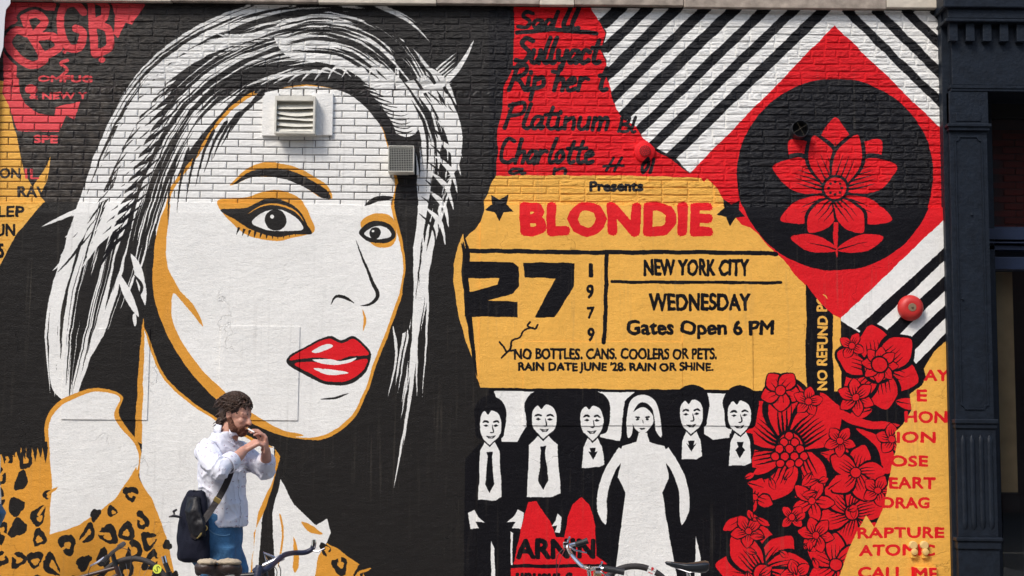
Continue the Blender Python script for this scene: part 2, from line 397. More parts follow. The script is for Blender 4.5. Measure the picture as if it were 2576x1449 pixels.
# --- spotted cloth (orange with dark rosettes)
def spots(region, seed, n, box):
    rr = random.Random(seed)
    P(OR if True else YL, region)
    pts = []
    tries = 0
    while len(pts) < n and tries < n * 60:
        tries += 1
        x, y = rr.uniform(box[0], box[2]), rr.uniform(box[1], box[3])
        if all((x - a) ** 2 + ((y - b) * 0.8) ** 2 > 41 ** 2 for a, b in pts): pts.append((x, y))
    reg = np.asarray(region)
    def inside(x, y):
        c = False; j = len(reg) - 1
        for i in range(len(reg)):
            xi, yi, xj, yj = *reg[i], *reg[j]
            if (yi > y) != (yj > y) and x < (xj - xi) * (y - yi) / (yj - yi) + xi: c = not c
            j = i
        return c
    for x, y in pts:
        if not inside(x, y): continue
        a, b = rr.uniform(15, 21), rr.uniform(19, 30); rot = rr.uniform(-.5, .9); ph = rr.uniform(0, 6)
        o_ = []
        for k in range(22):
            th = k / 22 * 2 * math.pi; q = 1 + 0.16 * math.sin(3 * th + ph) + rr.uniform(-.09, .09)
            ex, ey = a * q * math.cos(th), b * q * math.sin(th)
            o_.append((x + ex * math.cos(rot) - ey * math.sin(rot), y + ex * math.sin(rot) + ey * math.cos(rot)))
        if not all(inside(*p_) for p_ in o_[::4]): o_ = [(x + (p_[0] - x) * .6, y + (p_[1] - y) * .6) for p_ in o_]
        P(KW, o_)
        if rr.random() < .75:
            ox, oy = rr.uniform(-3, 5), rr.uniform(-4, 8); s_ = rr.uniform(.32, .46)
            P(OR, [(x + ox + (p_[0] - x) * s_ * (1 + .3 * rr.random()), y + oy + (p_[1] - y) * s_) for p_ in o_])
            if rr.random() < .6:
                th = rr.uniform(0, 6.28); stroke(OR, [(x, y), (x + 34 * math.cos(th), y + 34 * math.sin(th))], 7, (0, .3))
spots([(-60, 1125), (30, 1150), (60, 1122), (110, 1128), (124, 1150), (128, 1345), (200, 1322), (290, 1256), (345, 1175), (352, 1205), (385, 1260), (420, 1350), (442, 1449), (440, 1600), (-60, 1600)], 5, 150, (-50, 1130, 450, 1500))
for i in range(12): stroke(KW, [(-30 + i * 13, 1112), (-26 + i * 13, 1150 + (i * 37 % 23))], 13, (0, .7))
spots([(800, 1400), (822, 1366), (850, 1380), (875, 1400), (905, 1420), (918, 1449), (930, 1600), (780, 1600), (790, 1470)], 9, 30, (790, 1380, 930, 1500))

# --- right half
P(K, [(1230, -60), (2600, -60), (2600, 1600), (1230, 1600)])
# red panel with handwriting
P(RD, [(1291, -20), (1470, -20), (1492, 30), (1515, 70), (1508, 110), (1524, 160), (1530, 205), (1545, 245), (1556, 285), (1600, 325), (1640, 380), (1700, 412), (1740, 440), (1900, 470), (1246, 450), (1252, 380), (1250, 330), (1262, 280), (1266, 220), (1290, 170), (1293, 90)])
# striped field
P(WH, [(1478, 20), (1478, -40), (2420, -40), (2420, 460), (1735, 436), (1700, 400), (1612, 352), (1614, 330), (1572, 300), (1550, 275), (1530, 205), (1525, 180), (1524, 150), (1515, 128), (1527, 82), (1512, 60)])
def dstripe(xa, xb, y, dx, dy, L):
    P(K, [(xa - 40 * dx, y - 40 * dy), (xb - 40 * dx, y - 40 * dy), (xb + L * dx, y + L * dy), (xa + L * dx, y + L * dy)])
for xa, xb, L in ((1517, 1558, 30), (1590, 1625, 90), (1661, 1699, 170), (1735, 1772, 240), (1808, 1849, 300), (1889, 1923, 340), (1963, 1997, 420), (2037, 2074, 470)):
    dstripe(xa, xb, 42, -0.722, 0.692, L * 1.45)
for xa, xb in ((2131, 2160), (2204, 2236), (2278, 2309), (2350, 2380)):
    dstripe(xa, xb, 42, 0.713, 0.701, 500)
# tear between red panel and stripes, repainted over the stripe ends
P(RD, [(1470, -40), (1486, 20), (1512, 62), (1524, 84), (1512, 128), (1522, 152), (1522, 182), (1528, 208), (1548, 276), (1570, 302), (1600, 318), (1618, 348), (1655, 384), (1690, 402), (1714, 430), (1730, 446), (1600, 452), (1300, 448), (1320, 100), (1400, -40)])
# diamond
P(RD, [(2099, 65), (2460, 412), (2400, 530), (2114, 802), (1900, 640), (1760, 470), (1735, 436)])
P(WH, [(2381, 545), (2420, 510), (2420, 900), (2383, 846), (2345, 870), (2301, 926), (2279, 922), (2262, 914), (2196, 862), (2114, 808), (2114, 800)])
for q in ([(2152, 828), (2400, 598), (2400, 630), (2176, 842)], [(2195, 862), (2400, 670), (2400, 706), (2217, 882)],
          [(2239, 899), (2400, 744), (2400, 776), (2261, 918)], [(2293, 925), (2400, 814), (2400, 840), (2345, 886), (2320, 930)]): P(K, q)
disc(K, 2101, 440, 247, 242, 120)
# emblem: a plain five-sided bloom on a stem
def petal(cx, cy, ang, L, w, col=RD, veins=3, tip=1.0, vcol=None, outline=False):
    c, s_ = math.cos(ang), math.sin(ang)
    loc = [(0, 0), (L * .3, w * .42), (L * .62, w * .5), (L * .86, w * .28 * tip), (L, 0), (L * .86, -w * .28 * tip), (L * .62, -w * .5), (L * .3, -w * .42)]
    T = lambda p_: (cx + p_[0] * c - p_[1] * s_, cy + p_[0] * s_ + p_[1] * c)
    if outline:
        P(K, [T((a * 1.08 - 2 if a else -4, b * 1.27)) for a, b in loc], True)
    P(col, [T(p_) for p_ in loc], True)
    for k in range(veins):
        f = (k - (veins - 1) / 2) / max(veins, 1)
        stroke(vcol or K, [T((L * .02, f * w * .3)), T((L * .3, f * w * .62)), T((L * (.66 - .12 * abs(f)), f * w * .66))], max(3.5, w * .075), (0, .8))
for ang in (-90, -135, -45, -162, -18): petal(2101, 470, R(ang), 175 if ang == -90 else 165, 84, veins=5, outline=True)
for ang in (-112, -68): petal(2101, 480, R(ang), 150, 66, veins=3, outline=True)
for ang in (180 - 22, 22, 128, 52): petal(2101, 500, R(ang), 150 if ang < 30 or ang > 150 else 110, 62, veins=3, outline=True)
disc(K, 2101, 474, 34, 34); disc(RD, 2101, 474, 27, 27)
for k in range(8):
    th = k * math.pi / 4; disc(K, 2101 + 16 * math.cos(th), 474 + 16 * math.sin(th), 3.5, 3.5, 12)
stroke(RD, [(2101, 560), (2099, 600), (2103, 650)], 12, (0, .5))
petal(2103, 630, R(195), 120, 42, veins=1); petal(2103, 630, R(-15), 120, 42, veins=1)
# ticket
TK = [(1246, 443), (1400, 441), (1600, 443), (1762, 447), (1770, 458), (1777, 449), (1805, 475), (1812, 492), (1823, 511), (1846, 545), (1865, 567), (1885, 574), (1906, 592), (1934, 624), (1966, 652), (1985, 676), (2006, 704), (2024, 720), (2074, 776), (2092, 790), (2113, 802), (2113, 984), (1208, 977), (1198, 949), (1190, 905), (1188, 860), (1176, 800), (1172, 740), (1168, 690), (1172, 640), (1166, 606), (1180, 590), (1196, 575), (1210, 556), (1218, 531), (1216, 505), (1226, 487), (1236, 462)]
P(YL, TK)
P(YL, [(1166, 588), (1150, 625), (1142, 660), (1140, 700), (1146, 756), (1158, 812), (1172, 862), (1186, 900), (1182, 850), (1170, 790), (1166, 730), (1160, 690), (1164, 650), (1160, 620), (1168, 604)])
def star(col, cx, cy, r_, rot):
    P(col, [(cx + (r_ if k % 2 == 0 else r_ * .5) * math.cos(rot + k * math.pi / 5), cy + (r_ if k % 2 == 0 else r_ * .5) * math.sin(rot + k * math.pi / 5)) for k in range(10)])
star(K, 1256, 521, 38, R(20)); star(K, 1838, 533, 38, R(22))
text(K, 'Presents', 1482, 455, 1618, 483, .045)
text(RD, 'BLONDIE', 1308, 508, 1792, 597, .05, wob=1.5, spacing=1.06)
stroke(K, [(1172, 632), (1500, 637), (1700, 636), (1950, 640)], 11); stroke(K, [(1525, 640), (1523, 760), (1518, 862)], 10)
stroke(K, [(1538, 711), (1700, 712), (1962, 713)], 8)
# 27
P(K, [(1170, 660), (1290, 661), (1304, 672), (1305, 722), (1290, 740), (1226, 758), (1302, 760), (1302, 799), (1170, 797), (1166, 740), (1250, 718), (1256, 702), (1168, 700)])
P(K, [(1316, 662), (1444, 663), (1444, 720), (1394, 800), (1344, 800), (1396, 702), (1318, 700)])
for s_, y0_, y1_ in (('1', 665, 700), ('9', 717, 753), ('7', 772, 805), ('9', 825, 861)): text(K, s_, (1480 if s_ == '1' else 1475), y0_, (1491 if s_ == '1' else 1494), y1_, .03)
text(K, 'NEW YORK CITY', 1618, 653, 1882, 697, .028, wob=1); text(K, 'WEDNESDAY', 1631, 739, 1887, 784, .028, wob=1)
text(K, 'Gates Open 6 PM', 1574, 806, 1945, 856, .025, wob=1)
text(K, 'NO BOTTLES. CANS. COOLERS OR PETS.', 1293, 877, 1802, 906, .03, wob=.7)
text(K, "RAIN DATE JUNE '28. RAIN OR SHINE.", 1303, 912, 1792, 941, .03, wob=.7)
for q in ([(1352, 818), (1345, 828), (1326, 822), (1332, 812)], [(1340, 826), (1318, 832), (1306, 850), (1288, 858), (1284, 878), (1274, 890), (1262, 902)], [(1274, 888), (1266, 872), (1256, 862)], [(1284, 884), (1296, 880)]): stroke(K, q, 5)
stroke(K, [(1168, 590), (1176, 640), (1172, 700), (1178, 760), (1184, 830), (1192, 900), (1200, 950)], 13, (0.2, 0.3)); stroke(K, [(1160, 610), (1170, 660), (1180, 690)], 5, (.3, .3))
P(K, [(2024, 716), (2032, 726), (2056, 752), (2076, 778), (2094, 790), (2091, 850), (2095, 984), (2028, 984), (2023, 900), (2027, 800)])
text(YL, 'NO REFUND PO', 2052, 742, 2079, 982, .03, rot90=True)
P(RD, [(2024, 700), (2114, 790), (2114, 803), (2092, 792), (2060, 762), (2030, 724)])
# handwriting on the red panel
HW = {'R': [[(0, 1), (.12, 0)], [(.0, .1), (.4, .0), (.45, .3), (.12, .5), (.3, .62), (.55, 1)]],
      'i': [[(0, .5), (0, 1), (.15, .95)], [(.02, .28), (.03, .32)]], 'p': [[(0, .5), (-.02, 1.4)], [(0, .6), (.25, .5), (.3, .8), (0, .95)]],
      'h': [[(.05, 0), (0, 1)], [(0, .7), (.2, .5), (.28, .7), (.28, 1)]], 'e': [[(0, .75), (.25, .65), (.15, .5), (0, .7), (.08, 1), (.3, .92)]],
      'r': [[(0, .5), (0, 1)], [(0, .68), (.14, .5), (.26, .55)]], 't': [[(.1, .1), (.05, .8), (.14, 1), (.26, .95)], [(-.08, .42), (.3, .38)]],
      'P': [[(.1, 0), (0, 1)], [(0, .08), (.4, -.05), (.45, .35), (.06, .5)]], 'l': [[(.08, 0), (0, .8), (.1, 1), (.18, .95)]],
      'a': [[(.28, .55), (.08, .52), (0, .8), (.12, 1), (.28, .7)], [(.28, .55), (.28, 1), (.36, .95)]],
      'n': [[(0, .5), (0, 1)], [(0, .68), (.18, .5), (.26, .7), (.26, 1)]], 'u': [[(0, .5), (0, .9), (.14, 1), (.26, .8)], [(.26, .5), (.26, 1)]],
      'm': [[(0, .5), (0, 1)], [(0, .65), (.14, .5), (.2, .7), (.2, 1)], [(.2, .65), (.34, .5), (.42, .7), (.42, 1)]],
      'c': [[(.28, .58), (.1, .5), (0, .75), (.1, 1), (.3, .9)]], 'C': [[(.4, .1), (.15, 0), (0, .4), (.05, .85), (.3, 1), (.5, .85)]], 'o': [[(.14, .5), (0, .7), (.1, 1), (.26, .8), (.14, .5)]],
      'B': [[(.05, 0), (0, 1)], [(0, .05), (.35, 0), (.3, .4), (.05, .48), (.4, .6), (.35, .95), (0, 1)]],
      'S': [[(.4, .1), (.15, 0), (.05, .25), (.35, .6), (.25, .95), (-.05, .9)]], 'd': [[(.28, .6), (.08, .52), (0, .8), (.12, 1), (.28, .7)], [(.34, 0), (.28, 1)]],
      'y': [[(0, .5), (.05, .85), (.25, .8)], [(.28, .5), (.2, 1.3), (-.05, 1.35)]], '#': [[(.2, 0), (.05, 1)], [(.45, 0), (.3, 1)], [(-.05, .65), (.55, .6)]],
      '1': [[(.1, 0), (.05, 1)]], '0': [[(.2, 0), (.0, .5), (.1, 1), (.3, .5), (.2, 0)]], ' ': []}
def hand(s_, x0, y0, x1, h, w, slope=0.0):
    adv = lambda c: {'m': .6, ' ': .3, 'i': .22, 'l': .24, 't': .34, 'R': .62, 'P': .56, 'C': .6, 'B': .55, 'S': .5, '#': .7}.get(c, .42)
    tot = sum(adv(c) for c in s_); k = (x1 - x0) / tot; x = x0
    for c in s_:
        for st in HW[c]:
            stroke(K, [(x + a * k + (1 - b) * h * .22, y0 + b * h + (x - x0) * slope) for a, b in st], w)
        x += adv(c) * k
hand('Sad', 1305, 30, 1400, 40, 10); hand('ll', 1415, 22, 1460, 50, 12); stroke(K, [(1300, 82), (1390, 76), (1500, 84)], 11)
hand('Sullyact', 1300, 96, 1512, 62, 12)
hand('Rip her t', 1280, 165, 1530, 62, 11)
hand('Platinum', 1268, 262, 1540, 60, 10, .02); hand('Bl', 1556, 296, 1600, 36, 8)
hand('Charlotte', 1256, 350, 1498, 60, 10)
hand('a  n', 1280, 412, 1440, 26, 8); hand('#', 1520, 398, 1578, 32, 7); hand('01', 1612, 400, 1652, 34, 8)

# --- six plain standing figures
P(WH, [(1242, 984), (1358, 986), (1362, 1012), (1300, 1112), (1262, 1112), (1252, 1010)])
P(WH, [(1488, 986), (1610, 988), (1560, 1110), (1510, 1100), (1488, 1060)])
P(WH, [(1770, 990), (1850, 990), (1836, 1100), (1770, 1110)])
def suit(cx, top, f, lean, shirt_bot, sh=66, sw=22, hair=1.0):
    """plain figure in a dark suit: f is half a face width"""
    P(K, [(cx - sh, top + 150), (cx - 26, top + 112), (cx + 26, top + 112), (cx + sh, top + 150), (cx + sh + 6, 1600), (cx - sh - 6, 1600)], False)
    P(K, [(cx + f * a, top + b) for a, b in ((-1.25, 60), (-1.35, 30), (-.9, 4), (0, -8), (.95, 4), (1.4, 34), (1.25, 78), (.9, 100), (-.9, 100), (-1.2, 84))], True)
    P(WH, [(cx + f * a + lean, top + b) for a, b in ((-.85, 46), (-.5, 32), (-.2, 40), (.1, 30), (.6, 36), (.86, 52), (.9, 70), (.8, 88), (.45, 106), (0, 114), (-.45, 106), (-.8, 88), (-.9, 70))], True)
    for s_ in (-1, 1):
        stroke(K, [(cx + lean + s_ * f * .72, top + 60), (cx + lean + s_ * f * .45, top + 55), (cx + lean + s_ * f * .16, top + 59)], 5, (.3, .2)); P(K, [(cx + lean + s_ * f * .42 + a, top + 67 + b) for a, b in ((-7, 0), (0, -4), (7, 0), (0, 3))])
    stroke(K, [(cx + lean + 3, top + 64), (cx + lean + 6, top + 82), (cx + lean - 3, top + 84)], 3.4, (.3, .2)); P(K, [(cx + lean + a, top + 94 + b) for a, b in ((-13, -2), (0, 0), (13, -3), (6, 6), (-5, 6))]); P(WH, [(cx + lean + a, top + 95 + b) for a, b in ((-7, 0), (0, 1), (7, -1), (2, 3))])
    P(WH, [(cx - sw, top + 132), (cx - 12, top + 108), (cx + 12, top + 108), (cx + sw, top + 132), (cx + sw * 1.2, shirt_bot - 8), (cx + sw * .6, shirt_bot), (cx - sw * 1.15, shirt_bot)])
    P(K, [(cx - f * .75, top + 96), (cx, top + 117), (cx + f * .75, top + 96), (cx + f * .6, top + 104), (cx, top + 122), (cx - f * .6, top + 104)])
    P(K, [(cx - 8, top + 134), (cx + 8, top + 134), (cx + 5, top + 146), (cx + 12, shirt_bot - 40), (cx, shirt_bot - 18), (cx - 12, shirt_bot - 40), (cx - 5, top + 146)])
suit(1232, 1004, 30, 2, 1258, 62, 25); suit(1366, 988, 35, 3, 1250, 88, 36); suit(1490, 992, 32, -2, 1176, 64, 24)
suit(1738, 976, 32, 0, 1156, 84, 22)
P(RD, [(1328, 1262), (1350, 1260), (1382, 1310), (1398, 1350), (1418, 1352), (1428, 1300), (1440, 1270), (1462, 1250), (1482, 1270), (1496, 1320), (1500, 1380), (1500, 1398), (1526, 1419), (1290, 1419), (1298, 1390), (1312, 1320)])
P(RD, [(1284, 1428), (1530, 1428), (1530, 1600), (1284, 1600)])
text(K, 'ARNIN', 1297, 1354, 1498, 1406, .04); text(K, 'unusu: c', 1296, 1440, 1440, 1470, .05)
def hand_shape(x, y, s_=1):
    P(WH, [(x, y), (x + 16 * s_, y - 8), (x + 26 * s_, y + 10), (x + 44 * s_, y + 24), (x + 20 * s_, y + 22), (x + 30 * s_, y + 38), (x + 8 * s_, y + 40)])
hand_shape(1176, 1290); hand_shape(1318, 1290, -1); hand_shape(1412, 1300, -.6)
P(WH, [(1236, 1360), (1244, 1380), (1246, 1600), (1232, 1600)]); P(WH, [(1284, 1336), (1290, 1340), (1288, 1420), (1284, 1420)]); P(WH, [(1748, 1350), (1760, 1400), (1772, 1600), (1744, 1600)])
# woman in a plain white dress, arms at her sides
P(K, [(1570, 1010), (1600, 984), (1632, 984), (1664, 1010), (1680, 1110), (1690, 1160), (1540, 1160), (1560, 1100)])
P(WH, [(1586, 1010), (1614, 994), (1646, 1008), (1660, 1050), (1662, 1100), (1648, 1080), (1640, 1030), (1612, 1014), (1592, 1040), (1590, 1090), (1578, 1100), (1576, 1050)], True)
P(WH, [(1590, 1042), (1616, 1026), (1640, 1044), (1640, 1066), (1628, 1084), (1615, 1092), (1600, 1082), (1590, 1064)], True)
for s_ in (-1, 1):
    stroke(K, [(1615 + s_ * 19, 1049), (1615 + s_ * 6, 1051)], 4, (.2, .2)); disc(K, 1615 + s_ * 12, 1055, 4, 2.6, 14)
stroke(K, [(1608, 1078), (1615, 1080), (1622, 1078)], 4.5, (.3, .3)); stroke(K, [(1616, 1056), (1618, 1066)], 2, (.2, .2))
P(WH, [(1606, 1090), (1626, 1090), (1632, 1112), (1668, 1122), (1682, 1150), (1684, 1200), (1664, 1240), (1700, 1449), (1712, 1600), (1540, 1600), (1544, 1449), (1572, 1240), (1552, 1200), (1550, 1150), (1564, 1122), (1600, 1112)])
for s_ in (-1, 1):
    stroke(WH, [(1617 + s_ * 52, 1132), (1617 + s_ * 92, 1200), (1617 + s_ * 104, 1270), (1617 + s_ * 96, 1320)], 25, (0, .25))
    stroke(K, [(1617 + s_ * 57, 1166), (1617 + s_ * 72, 1210), (1617 + s_ * 70, 1300)], 14, (.5, .1))

# --- plain flower panel
P(K, [(1850, 1180), (1880, 984), (2114, 984), (2114, 812), (2200, 862), (2300, 925), (2345, 886), (2400, 850), (2400, 1600), (1800, 1600)])
def bloom(cx, cy, n, L, w, a0=0, veins=5, core=24, skip=()):
    for k in range(n):
        if k in skip: continue
        petal(cx, cy, a0 + 2 * math.pi * k / n, L, w, veins=veins, outline=True)
    disc(K, cx, cy, core * 1.25, core * 1.25, 30); disc(RD, cx, cy, core, core, 30)
bloom(2206, 925, 6, 108, 76, .35, 5, 34); bloom(2210, 918, 8, 46, 24, .1, 1, 18)
bloom(1985, 1120, 7, 158, 112, .25, 7, 30)
for i, (x, y) in enumerate([(0, -30), (-14, -14), (14, -14), (-26, 2), (0, 2), (26, 2), (-36, 20), (-12, 20), (12, 20), (36, 20), (-22, 38), (2, 38), (24, 36)]):
    disc(K, 1983 + x, 1128 + y, 13, 13, 20); disc(RD, 1983 + x, 1128 + y, 9.5, 9.5, 20)
bloom(1915, 1440, 9, 118, 74, -math.pi / 2, 5, 20)
bloom(2140, 1290, 6, 92, 56, .8, 5, 16); bloom(2150, 1190, 5, 74, 50, -1.3, 4, 12); bloom(2100, 1420, 6, 80, 46, .5, 3, 14)
bloom(1962, 984, 5, 52, 40, .3, 2, 12); bloom(1895, 1250, 4, 50, 30, .4, 2, 8); bloom(2040, 1260, 5, 56, 30, .1, 2, 8)
stroke(RD, [(2060, 988), (2110, 1040), (2180, 1068), (2262, 1070)], 20, (.1, .2)); stroke(RD, [(2150, 1078), (2215, 1120), (2232, 1170), (2218, 1190)], 34, (.4, .3))
P(K, [(1800, 1128), (1838, 1096), (1890, 1092), (1898, 1130), (1886, 1172), (1862, 1250), (1800, 1250)])
suit(1860, 978, 33, -2, 1172, 30, 24)
P(K, [(1830, 1176), (1900, 1176), (1856, 1260), (1850, 1600), (1800, 1600)])
bloom(1915, 1440, 9, 118, 74, -math.pi / 2, 5, 20)
for a in ((1880, 1215, .3), (1870, 1300, 2.6), (2020, 1340, 1.0), (2080, 1230, -.6), (2250, 1010, .2), (2190, 1030, 2.8)): petal(a[0], a[1], a[2], 62, 28, veins=1)
for cx_, cy_, n_, L_, w_, a_ in ((1880, 1335, 5, 44, 26, .4), (2050, 1345, 6, 46, 28, .2), (2240, 1105, 5, 40, 26, .9), (2110, 1110, 5, 40, 24, .3), (2030, 1010, 5, 38, 24, 1.1), (2150, 1000, 6, 48, 28, .4), (1990, 1300, 4, 34, 20, .8), (2205, 1235, 5, 40, 26, .1), (2140, 870, 4, 34, 22, .5), (2000, 1445, 5, 40, 26, .6)): bloom(cx_, cy_, n_, L_, w_, a_, 3, 8)
rl = random.Random(77)
for i in range(26):
    x, y = rl.uniform(1870, 2210), rl.uniform(1180, 1449); petal(x, y, rl.uniform(0, 6.28), rl.uniform(24, 38), 14, veins=1, outline=True)
P(YL, [(2420, 820), (2384, 852), (2346, 885), (2328, 915), (2320, 928), (2325, 950), (2316, 971), (2286, 992), (2290, 1031), (2269, 1069), (2248, 1086), (2252, 1120), (2243, 1159), (2236, 1190), (2231, 1214), (2218, 1282), (2197, 1325), (2177, 1295), (2154, 1334), (2133, 1381), (2107, 1449), (2060, 1600), (2420, 1600)])
for s_, a in (('AY', (2320, 931, 2385, 960)), ('E', (2303, 981, 2329, 1011)), ('HON', (2273, 1034, 2380, 1065)), ('ION', (2252, 1086, 2350, 1115)), ('OSE', (2237, 1146, 2331, 1175)),
              ('EART', (2233, 1200, 2350, 1229)), ('DRAG', (2216, 1250, 2335, 1279)), ('RAPTURE', (2154, 1325, 2372, 1354)), ('ATOMIC', (2158, 1369, 2350, 1398)), ('CALL ME', (2156, 1425, 2350, 1456))):
    text(RD, s_, *a, .035, spacing=1.05)
bpy.data.objects.remove(_to); bpy.data.curves.remove(_tc)

# hand-painted edges: a small slow wander of the whole drawing
def vnoise(h, w, cell, seed):
    g = np.random.RandomState(seed).rand(h // cell + 3, w // cell + 3).astype(np.float32)
    y = np.arange(h) / cell; x = np.arange(w) / cell; yi = y.astype(int); xi = x.astype(int)
    fy = (y - yi)[:, None]; fx = (x - xi)[None]; fy = fy * fy * (3 - 2 * fy); fx = fx * fx * (3 - 2 * fx)
    a = g[yi][:, xi]; b = g[yi][:, xi + 1]; c = g[yi + 1][:, xi]; d = g[yi + 1][:, xi + 1]
    return (a * (1 - fx) + b * fx) * (1 - fy) + (c * (1 - fx) + d * fx) * fy
wx = (vnoise(THt, TWd, 40, 1) - .5) * 4 + (vnoise(THt, TWd, 12, 2) - .5) * 1.2
wy = (vnoise(THt, TWd, 40, 3) - .5) * 4 + (vnoise(THt, TWd, 12, 4) - .5) * 1.2
yy = np.clip(np.arange(THt)[:, None] + wy, 0, THt - 1).astype(np.int32); xx = np.clip(np.arange(TWd)[None] + wx, 0, TWd - 1).astype(np.int32)
IMG = IMG[yy, xx]
img = bpy.data.images.new('mural paint', TWd, THt, alpha=False, float_buffer=False)
enc = np.where(IMG <= 0.0031308, IMG * 12.92, 1.055 * np.power(np.maximum(IMG, 1e-6), 1 / 2.4) - 0.055)
buf = np.ones((THt, TWd, 4), np.float32); buf[..., :3] = enc
img.pixels.foreach_set(buf.ravel()); img.update(); img.pack()
del buf, enc, wx, wy, yy, xx
# ---------------------------------------------------------------- materials
def mural_mat(name, kind):
    """one paint for the whole picture; kind: brick / mortar / render"""
    m = bpy.data.materials.new(name); m.use_nodes = True
    n = m.node_tree.nodes; l = m.node_tree.links; b = n['Principled BSDF']
    g = n.new('ShaderNodeNewGeometry'); sx = n.new('ShaderNodeSeparateXYZ'); l.new(g.outputs['Position'], sx.inputs[0])
    def mr(src, a, b_, c, d, clamp=True):
        q = n.new('ShaderNodeMapRange'); q.clamp = clamp
        for i, v in zip((1, 2, 3, 4), (a, b_, c, d)): q.inputs[i].default_value = v
        l.new(src, q.inputs[0]); return q.outputs[0]
    def math_(op, a, b_=None):
        q = n.new('ShaderNodeMath'); q.operation = op
        for i, v in enumerate((a, b_)):
            if v is None: continue
            if hasattr(v, 'links'): l.new(v, q.inputs[i])
            else: q.inputs[i].default_value = v
        return q.outputs[0]
    u = mr(sx.outputs[0], TX0, TX1, 0, 1, False); v = mr(sx.outputs[2], TZ0, TZ1, 0, 1, False)
    cb = n.new('ShaderNodeCombineXYZ'); l.new(u, cb.inputs[0]); l.new(v, cb.inputs[1])
    im = n.new('ShaderNodeTexImage'); im.image = img; im.extension = 'EXTEND'; im.interpolation = 'Linear'; l.new(cb.outputs[0], im.inputs[0])
    def noise(scale, detail=6, rough=0.55, vec=None):
        q = n.new('ShaderNodeTexNoise'); q.inputs['Scale'].default_value = scale; q.inputs['Detail'].default_value = detail
        q.inputs['Roughness'].default_value = rough; l.new(vec or g.outputs['Position'], q.inputs[0]); return q.outputs[0]
    col = im.outputs[0]
    # uneven coats of paint, grime
    broad = mr(noise(1.3, 5), .3, .7, .93, 1.05); fine = mr(noise(38, 6), .3, .7, .94, 1.05)
    sc = n.new('ShaderNodeVectorMath'); sc.operation = 'SCALE'; l.new(col, sc.inputs[0]); l.new(math_('MULTIPLY', broad, fine), sc.inputs['Scale'])
    col = sc.outputs[0]
    lum = n.new('ShaderNodeSeparateColor'); l.new(im.outputs[0], lum.inputs[0])
    dark = mr(lum.outputs[0], .05, .2, 1, 0)
    st = n.new('ShaderNodeVectorMath'); st.operation = 'MULTIPLY'; st.inputs[1].default_value = (26, 1, .9); l.new(g.outputs['Position'], st.inputs[0])
    streak = math_('MULTIPLY', mr(noise(1, 4, .6, st.outputs[0]), .56, .72, 0, 1), mr(noise(.9, 3), .42, .62, 0, 1))
    def mixc(fac, a, col2):
        q = n.new('ShaderNodeMix'); q.data_type = 'RGBA'; l.new(fac, q.inputs[0]); l.new(a, q.inputs[6])
        if isinstance(col2, tuple): q.inputs[7].default_value = (*col2, 1)
        else: l.new(col2, q.inputs[7])
        return q.outputs[2]
    # the black paint is dusty and greyer towards the left end of the wall, with pale scuffs that also paint bluish sky glints into the colour
    scuff_glint = math_('MULTIPLY', dark, mr(noise(170, 3, .7), .64, .76, 0, .5 if kind == 'render' else .55))
    col = mixc(scuff_glint, col, (.13, .15, .17))
    if kind != 'render':
        dust = math_('MULTIPLY', math_('MULTIPLY', dark, mr(sx.outputs[0], -4.6, -2.6, 1.0, 0)), mr(noise(14, 6, .65), .38, .62, 0, .85))
        col = mixc(dust, col, (.10, .082, .066))
    # chips where the old brick or joint shows
    chips = math_('MULTIPLY', mr(noise(46, 4, .6), .70, .73, 0, 1), mr(noise(3.1, 2), .5, .6, 0, .8))
    col = mixc(math_('MULTIPLY', streak, .22), col, (.16, .14, .11))
    col = mixc(chips, col, (.07, .025, .02)) if kind == 'brick' else col
    if kind == 'render': col = mixc(math_('MULTIPLY', mr(noise(21, 6, .7), .68, .74, 0, .5), mr(noise(1.1, 2), .5, .65, 0, 1)), col, (.30, .27, .22))
    if kind == 'mortar':
        # raked joints keep their bare soot-black mortar on the left, filled and painted over on the right
        jx = mr(sx.outputs[0], -.35, -.15, 1, 0); jz = mr(sx.outputs[2], 4.78, 4.84, 1, .25)
        jr = mr(noise(2.2, 4), .35, .6, .55, 1)
        col = mixc(math_('MULTIPLY', math_('MULTIPLY', jx, jz), jr), col, (.022, .015, .016))
    l.new(col, b.inputs['Base Color'])
    b.inputs['Roughness'].default_value = .5; b.inputs['Specular IOR Level'].default_value = .22
    rg = mr(dark, 0, 1, .62, .46 if kind == 'render' else .34)
    sp_ = mr(dark, 0, 1, .22, .15 if kind == 'render' else .26); l.new(sp_, b.inputs['Specular IOR Level']); l.new(rg, b.inputs['Roughness'])
    # relief
    if kind == 'brick':
        # rough old bricks near the top and across the right half, smoother ones in the left middle
        rough_z = mr(sx.outputs[2], 4.72, 4.86, .25, 1); rough_x = mr(sx.outputs[0], -.9, .2, 0, .7)
        amt = math_('MAXIMUM', rough_z, rough_x)
        vs = n.new('ShaderNodeVectorMath'); vs.operation = 'MULTIPLY'; vs.inputs[1].default_value = (.6, 1, 1.7); l.new(g.outputs['Position'], vs.inputs[0])
        h = math_('ADD', math_('MULTIPLY', noise(26, 7, .62, vs.outputs[0]), 1.5), math_('MULTIPLY', noise(110, 4), .35))
        h = math_('MULTIPLY', h, amt); dist = .014
    elif kind == 'mortar':
        h = noise(60, 6, .6); dist = .008
    else:
        vs = n.new('ShaderNodeVectorMath'); vs.operation = 'MULTIPLY'; vs.inputs[1].default_value = (1, 1, .8); l.new(g.outputs['Position'], vs.inputs[0])
        v2 = n.new('ShaderNodeVectorMath'); v2.operation = 'MULTIPLY'; v2.inputs[1].default_value = (3, 1, 9); l.new(g.outputs['Position'], v2.inputs[0])
